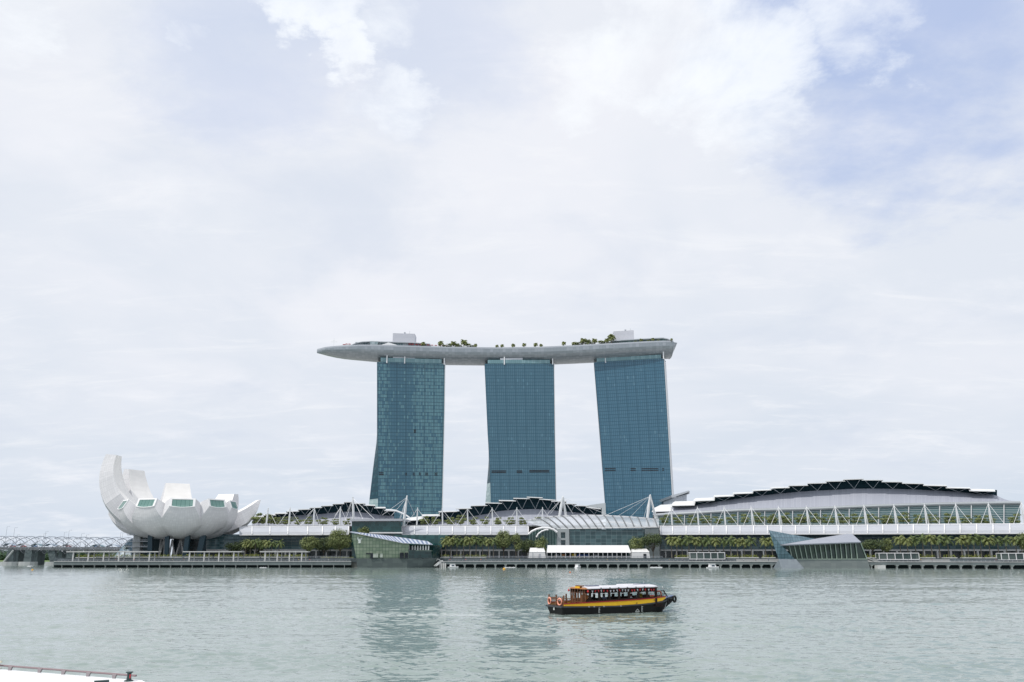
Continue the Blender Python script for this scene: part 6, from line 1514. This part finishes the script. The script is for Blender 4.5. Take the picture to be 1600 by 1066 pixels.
for sg in (-1, 1): m.bar((3.2, sg * 2.08, RZ(3.2) - .10), (12.9, sg * 2.08, RZ(12.9) - .10), .08, .08)
m.build('eave_board', wood_dark, rf_)
# bunting of little red and white flags
fr_, fw = MB(), MB(); k = 0; r_ = random.Random(8)
x = 3.9
while x < 12.7:
    z = RZ(x) - .22 - .04 * math.sin(x * 2.2); dx = r_.uniform(-.08, .08)
    tgt = MB(); rd = r_.random() < .55; tgt.prism([Vector((x - .12, -2.0, z)), Vector((x + .12, -2.0, z)), Vector((x + dx, -2.03 + r_.uniform(-.1, .1), z - .30))], (0, .012, 0)); tgt.build('bunting_flag', mat('bunting_red', (.50, .03, .04), .7) if rd else mat('bunting_white', (.55, .55, .58), .7), boat); x += r_.uniform(.34, .46)
for (x, y) in ((3.25, -2.05), (2.85, 1.95)):  # round red lanterns under the porch corners
    m = MB(); m.loft([[Vector((x + r0 * math.cos(a), y + r0 * math.sin(a), z)) for a in [6.283 * i / 8 for i in range(8)]] for r0, z in ((.04, 2.42), (.11, 2.48), (.13, 2.56), (.1, 2.64), (.04, 2.70))]); m.build('lantern', mat('lantern_red', (.75, .05, .05), .5), boat, smooth=True)
# stern railing and life rings
m = MB()
pts = [(2.45, -1.9), (.15, -1.9), (.15, 1.9), (2.45, 1.9)]
for (x0, y0), (x1, y1) in zip(pts, pts[1:]):
    L_ = math.hypot(x1 - x0, y1 - y0); n = int(L_ / .24)
    for z in (1.15, 1.62): m.bar((x0, y0, z), (x1, y1, z), .055)
    m.bar((x0, y0, 1.80), (x1, y1, 1.80), .07)
    for i in range(n + 1): f = i / n; m.bar((lerp(x0, x1, f), lerp(y0, y1, f), .9), (lerp(x0, x1, f), lerp(y0, y1, f), 1.8), .04)
for x, y in pts + [(1.3, -1.9), (.15, 0)]: m.box(x - .07, x + .07, y - .07, y + .07, .85, 2.15)
m.build('stern_rail', wood, boat)
def ring(c, r, th, mt_, nrm, name, parent=boat):
    n_ = Vector(nrm).normalized(); up_ = Vector((0, 0, 1)); x_ = up_.cross(n_).normalized(); y_ = n_.cross(x_); m = MB()
    m.tube([Vector(c) + x_ * r * math.cos(a) + y_ * r * math.sin(a) for a in [6.28318 * i / 20 for i in range(20)]], th, 8, closed=True); return m.build(name, mt_, parent, smooth=True)
lrm = grid('life_ring_stripes', 1, 1, (.80, .25, .14), (.80, .25, .14), (.80, .78, .76), lu=.0, lv=.0, var=.5)
def lifering(c, nrm, nm='', mt_=orange):
    o = ring(c, .36, .085, mt_, nrm, 'life_ring', None); tag(o, nm, 'life ring'); return o
LR = [lifering((-.02, 1.45, 1.42), (-1, 0, 0), 'orange life ring on the left end of the tour boat stern rail'), lifering((-.02, -1.2, 1.42), (-1, -.25, 0), 'orange and white life ring nearer the boat cabin on the stern rail'), lifering((13.3, -1.62, 2.08), (0, -1, 0), 'dark red life ring on the tour boat bow rail', mat('life_ring_dark', (.30, .07, .04), .6))]
# bow rail, mast, foredeck, fenders
m = MB()
for sg in (-1, 1):
    m.bar((12.7, sg * 1.75, 2.42), (14.15, sg * 1.42, 2.48), .05); m.bar((14.15, sg * 1.42, 2.48), (14.95, sg * 1.0, 1.72), .09); m.bar((12.7, sg * 1.75, 2.05), (14.4, sg * 1.4, 2.1), .03)
    for i in range(7): x = 12.85 + i * .22; m.bar((x, sg * (hb(x) - .1), 1.6), (x, sg * 1.65, 2.44), .035)
m.build('bow_rail', wood_dark, boat)
m = MB(); m.tube([(14.1, -1.3, 2.45), (14.1, -1.3, 2.85)], .035, 5); m.tube([(15.0, -.5, 1.6), (14.9, -.5, 3.1)], .025, 5); m.tube([(12.8, -1.9, 2.95), (13.6, -1.9, 2.95)], .03, 5); m.build('bow_staff', steel, boat)
m = MB(); m.box(14.06, 14.14, -1.34, -1.26, 2.8, 2.95); m.build('navigation_light', white_paint, boat)
m = MB(); m.hexa([Vector(p) for p in [(14.4, -1.2, 1.42), (16.3, -.36, 1.70), (16.3, .36, 1.70), (14.4, 1.2, 1.42)]], [Vector(p) for p in [(14.4, -1.22, 1.56), (16.45, -.38, 1.84), (16.45, .38, 1.84), (14.4, 1.22, 1.56)]]); m.build('foredeck', mat('foredeck_blue', (.10, .14, .24), .5), boat)
m = MB(); m.hexa([Vector(p) for p in [(15.0, -.35, .35), (15.6, -.12, .75), (15.6, .12, .75), (15.0, .35, .35)]], [Vector(p) for p in [(14.9, -.80, 1.32), (16.1, -.34, 1.62), (16.1, .34, 1.62), (14.9, .80, 1.32)]]); m.build('turquoise_stem', turquoise, boat)
ring((15.15, -1.02, 1.25), .27, .13, rubber, (.35, -1, 0), 'tyre_fender'); ring((16.35, -.45, 1.40), .32, .13, rubber, (.45, -1, 0), 'tyre_fender')
m = MB(); m.bar((14.1, -1.35, .02), (14.95, -.9, 1.22), .05); m.build('stem_line', mat('stem_line_white', (.5, .52, .52), .5), hull)
# white draught marks and small symbols on the dark side
wm = mat('mark_white', (.62, .64, .62), .6); m = MB()
def side(x, z): kx = .97; return Vector((x, -(hb(x) * lerp(.93, 1.0, z / .9)) - .03, z))
for x in (4.7, 10.6):
    a, b = side(x, .12), side(x, .78); m.bar(a, b, .05, .02, up=(0, 1, 0))
    for z in (.15, .32, .50, .68): m.bar(side(x, z), side(x + .16, z), .05, .02, up=(0, 1, 0))
m.bar(side(9.75, .18), side(10.0, .42), .06, .02, up=(0, 1, 0)); m.bar(side(10.0, .42), side(10.25, .18), .06, .02, up=(0, 1, 0)); m.bar(side(9.7, .14), side(10.3, .14), .06, .02, up=(0, 1, 0)); m.build('draught_marks', wm, hull)
m = MB(); m.box(-.165, -.13, -.1, .18, .45, .75); m.build('stern_mark', wm, hull)
m = MB(); dm = lambda x, z: Vector((x, -(hb(x)) - .07, z))
for x, z, w in ((9.75, 1.10, .22), (12.35, 1.40, .2), (12.75, 1.42, .25), (12.55, 1.32, .1)): m.bar(dm(x, z), dm(x + w, z + .02), .05, .02, up=(0, 1, 0)); m.bar(dm(x + w * .5, z - .08), dm(x + w * .5, z + .12), .04, .02, up=(0, 1, 0))
m.build('band_lettering', mat('lettering_brown', (.12, .05, .02), .6), boat)
m = MB()
for x in (3.3, 4.0, 5.3, 7.6): m.box(x - .08, x + .08, -hb(x) - .14, -hb(x) + .02, .78, .90)
m.build('cleat', steel, hull)
boat.location = BO; boat.rotation_euler = (0, 0, BA)
def onboat(x, y, z): return BO + bf * x + bl_ * y + Vector((0, 0, z))
for o in LR:
    me = o.data; o.location = BO; o.rotation_euler = (0, 0, BA)
ps = [('sit', 4.3, 1.35, 'hunched in the first window from the stern', (.02, .02, .03)), ('sit2', 5.4, 1.3, 'left of a pair in the second window', (.03, .04, .10)), ('sit', 5.85, 1.32, 'right of a pair in the second window', (.03, .03, .03)), ('sit2', 6.75, 1.3, 'alone in the third window', (.02, .02, .02)),
      ('sit', 7.3, 1.2, 'in pale blue at the right of the third window', (.30, .33, .45)), ('sit2', 8.0, 1.32, 'at the left of the fourth window', (.03, .03, .03)), ('sit', 8.4, 1.2, 'in the middle of the fourth window', (.05, .05, .06)), ('sit2', 9.6, -1.2, 'in white top in the fifth window', (.60, .58, .66)),
      ('sit', 12.0, 1.2, 'in grey near the bow end of the cabin', (.30, .30, .33))]
for i, (kd, x, y, ds, c) in enumerate(ps):
    person(kd, 'seated boat passenger %s' % ds, c, (.03, .03, .04), onboat(x, y, 1.20), BA + (math.pi if y > 0 else 0) + (.2 if i % 2 else -.2), 'passengers on the tour boat')
person('stand', 'boatman in yellow vest standing at the bow end of the cabin', (.45, .40, .04), (.03, .04, .06), onboat(11.2, -.9, .72), BA - math.pi / 2, 'crew of the tour boat')
person('stand', 'figure in orange standing under the rear porch of the boat', (.45, .16, .04), (.05, .03, .02), onboat(3.9, -.6, .70), BA + 2.4, 'crew of the tour boat', sc=.95)

# ------------------------------------------------------------------ small white boats, floats and buoys
def small_boat(label, px, Y, rz=0.0, sc=1.0):
    t = thing('small_boat', label, 'small boat', (0, 0, 0), 'small white boats near the promenade')
    m = MB(); rr = [[Vector((x, -w, .55 + s)), Vector((x, -w * .6, -.2)), Vector((x, w * .6, -.2)), Vector((x, w, .55 + s))] for x, w, s in ((-3.2, .9, 0), (-2.5, 1.1, 0), (0, 1.2, .05), (2.0, 1.0, .15), (3.2, .25, .35))]; m.loft(rr); m.build('hull', white_paint, t)
    m = MB(); m.hexa([Vector(p) for p in [(-2.1, -.95, .6), (1.7, -.9, .6), (1.7, .9, .6), (-2.1, .95, .6)]], [Vector(p) for p in [(-1.8, -.8, 2.15), (1.1, -.75, 2.15), (1.1, .75, 2.15), (-1.8, .8, 2.15)]]); m.build('cabin', white_paint, t)
    m = MB(); m.hexa([Vector(p) for p in [(-.9, -.95, .9), (.9, -.93, .9), (.9, .93, .9), (-.9, .95, .9)]], [Vector(p) for p in [(-.8, -.86, 1.7), (.7, -.83, 1.7), (.7, .83, 1.7), (-.8, .86, 1.7)]]); m.build('window', mat('boat_window', (.05, .08, .11), .2), t)
    m = MB(); m.box(-2.1, 1.4, -1.0, 1.0, 2.15, 2.28); m.build('roof', white_paint, t)
    t.location = G(px, Y, 0); t.rotation_euler = (0, 0, rz); t.scale = (sc,) * 3
small_boat('small white covered boat right of the green pavilion', z8(1118, 0)[0], 533, .1)
small_boat('small white covered boat below the left part of the long tent', z70(1352, 0)[0], 516, 1.1)
small_boat('small white covered boat left of the blue pavilion', z10(625, 0)[0], 508, .15, 1.12)
def pontoon(label, x0, x1, Y, h=.45):
    a, b = G(x0, Y, 0), G(x1, Y, 0); t = thing('pontoon', label, 'pontoon', ((a.x + b.x) / 2, Y, 0), 'flat white pontoons'); m = MB(); m.box(a.x, b.x, Y - 1.2, Y + 1.2, -.15, h); m.build('float', white_paint, t)
    m = MB()
    for f in (.15, .5, .85): x = lerp(a.x, b.x, f); m.box(x - .15, x + .15, Y - .2, Y + .2, h, h + .35)
    m.build('bollard', steel, t)
pontoon('flat white pontoon floating below the right small tent', z86(1040, 0)[0], z86(1162, 0)[0], 531)
pontoon('flat white pontoon below the palms left of the tents', z70(588, 0)[0], z70(700, 0)[0], 534, .3)
pontoon('small white pontoon below the museum pergola', z7(175, 0)[0], z7(245, 0)[0], 528, .25)
pontoon('small white pontoon by the bridge piers at left', z6(290, 0)[0], z6(335, 0)[0], 600, .4)
def buoy(label, px, py, col, r):
    c = PZ(px, py, 0); t = thing('buoy', label, 'buoy', c); m = MB(); m.loft([[c + Vector((r0 * r * math.cos(a), r0 * r * math.sin(a), z * r)) for a in [6.283 * i / 10 for i in range(10)]] for r0, z in ((.4, -.8), (1, -.2), (1, .5), (.5, 1.2))]); m.build('float', mat('buoy_%.2f' % col[0], col, .5), t, smooth=True)
    m = MB(); m.tube([c + Vector((0, 0, r)), c + Vector((0, 0, r * 2.2))], r * .15, 5); m.build('top_mark', steel, t)
buoy('yellow buoy on the water below the middle palms', 787.7, 890.2, (.65, .35, .03), .75)
buoy('small orange buoy on the water near the left bridge', 50.7, 891.2, (.65, .18, .03), .5)
buoy('tiny dark orange buoy below the long tent', 890.8, 895, (.5, .15, .04), .4)
# ------------------------------------------------------------------ moored boat roof at the lower left corner
fb = thing('moored_boat', 'white roof of a moored boat with a thin pink rail in the bottom left corner', 'boat', (-10, 24, 0))
ZR = 3.3
q0, q1, q2, q3 = PZ(2, 1046, ZR), PZ(226, 1063.5, ZR), PZ(233, 1078, ZR), PZ(-60, 1110, ZR)
q00 = PZ(-140, 1035.5, ZR); q33 = PZ(-260, 1100, ZR)
m = MB(); c1 = lerp(q0, q1, .985)
m.slab([q33, q3 + (q3 - q2) * 0, PZ(150, 1110, ZR), q2, PZ(229, 1067, ZR), c1, q0, q00], .22); m.build('roof_panel', mat('moored_roof_white', (.82, .83, .84), .35, var=.02, vscale=.6), fb)
m = MB(); e = Vector((0, .03, .10)); m.tube([q00 + e, q0 + e, lerp(q0, q1, .94) + e], .028, 6); m.build('roof_rail', mat('rail_pinkish', (.24, .175, .185), .5), fb)
for i, x in enumerate((18, 67, 105, 143.5, 182.5)):
    m = MB(); c = lerp(q0, q1, (x - 2) / 224) + Vector((0, -.02, 0)); m.hexa([c + Vector(v) for v in [(-.03, -.06, .0), (.03, -.06, .0), (.03, .02, .0), (-.03, .02, .0)]], [c + Vector(v) for v in [(-.06, -.04, .10), (.06, -.04, .10), (.06, .04, .10), (-.06, .04, .10)]]); m.build('rail_bracket', mat('bracket_grey', (.28, .25, .26), .5), fb)
m = MB(); c = PZ(201, 1064.5, ZR); 
rgs = [[c + Vector((r0 * .58 * math.cos(a), r0 * .58 * math.sin(a), z * .62)) for a in [6.283 * i / 14 for i in range(14)]] for r0, z in ((.20, 0), (.20, .03), (.11, .06), (.085, .24), (.10, .33), (.16, .345), (.16, .38))]
m.loft(rgs); m.build('vent_cowl', mat('vent_dark', (.02, .045, .045), .5), fb)
m = MB(); m.box(c.x + .04, c.x + .055, c.y - .07, c.y - .04, .08 + ZR, .18 + ZR); m.build('vent_red_stripe', mat('vent_red', (.6, .03, .04), .5), fb)
m = MB(); a = PZ(147, 1067.5, ZR); b = PZ(170, 1066.0, ZR); m.bar(a + Vector((0, 0, .03)), b + Vector((0, 0, .03)), .12, .05); m.build('roof_cleat', mat('vent_dark', (.02, .045, .045)), fb)
m = MB(); w0 = Vector((q00.x - 2, q00.y - .5, 0)); m.hexa([Vector((-18, 18.5, -.3)), Vector((-10.2, 18.5, -.3)), Vector((-9.0, 23.2, -.3)), Vector((-18, 24.6, -.3))], [Vector((-18, 18.5, 1.2)), Vector((-9.8, 18.5, 1.2)), Vector((-8.8, 23.4, 1.2)), Vector((-18, 24.9, 1.2))]); m.build('hull', hull_black, fb)
m = MB()
for x, y in ((-16, 19), (-11, 19), (-10.2, 22.6), (-15.5, 23.8)): m.box(x - .06, x + .06, y - .06, y + .06, 1.2, ZR - .2)
m.build('roof_post', white_metal, fb)
m = MB(); c = PZ(0, 1045, ZR); m.box(c.x - 1.5, c.x - .0, c.y - .3, c.y + .1, ZR, ZR + .02); a = P(-8, 1033, c.y); m.bar((c.x - 1.2, c.y - .2, a.z), (c.x + .14, c.y - .2, a.z), .05); m.box(c.x - .12, c.x - .04, c.y - .24, c.y - .16, ZR, a.z); m.box(c.x - 1.2, c.x + .0, c.y - .25, c.y - .1, ZR, ZR + .26); m.build('roof_box', mat('cream_box', (.55, .52, .42), .6), fb)
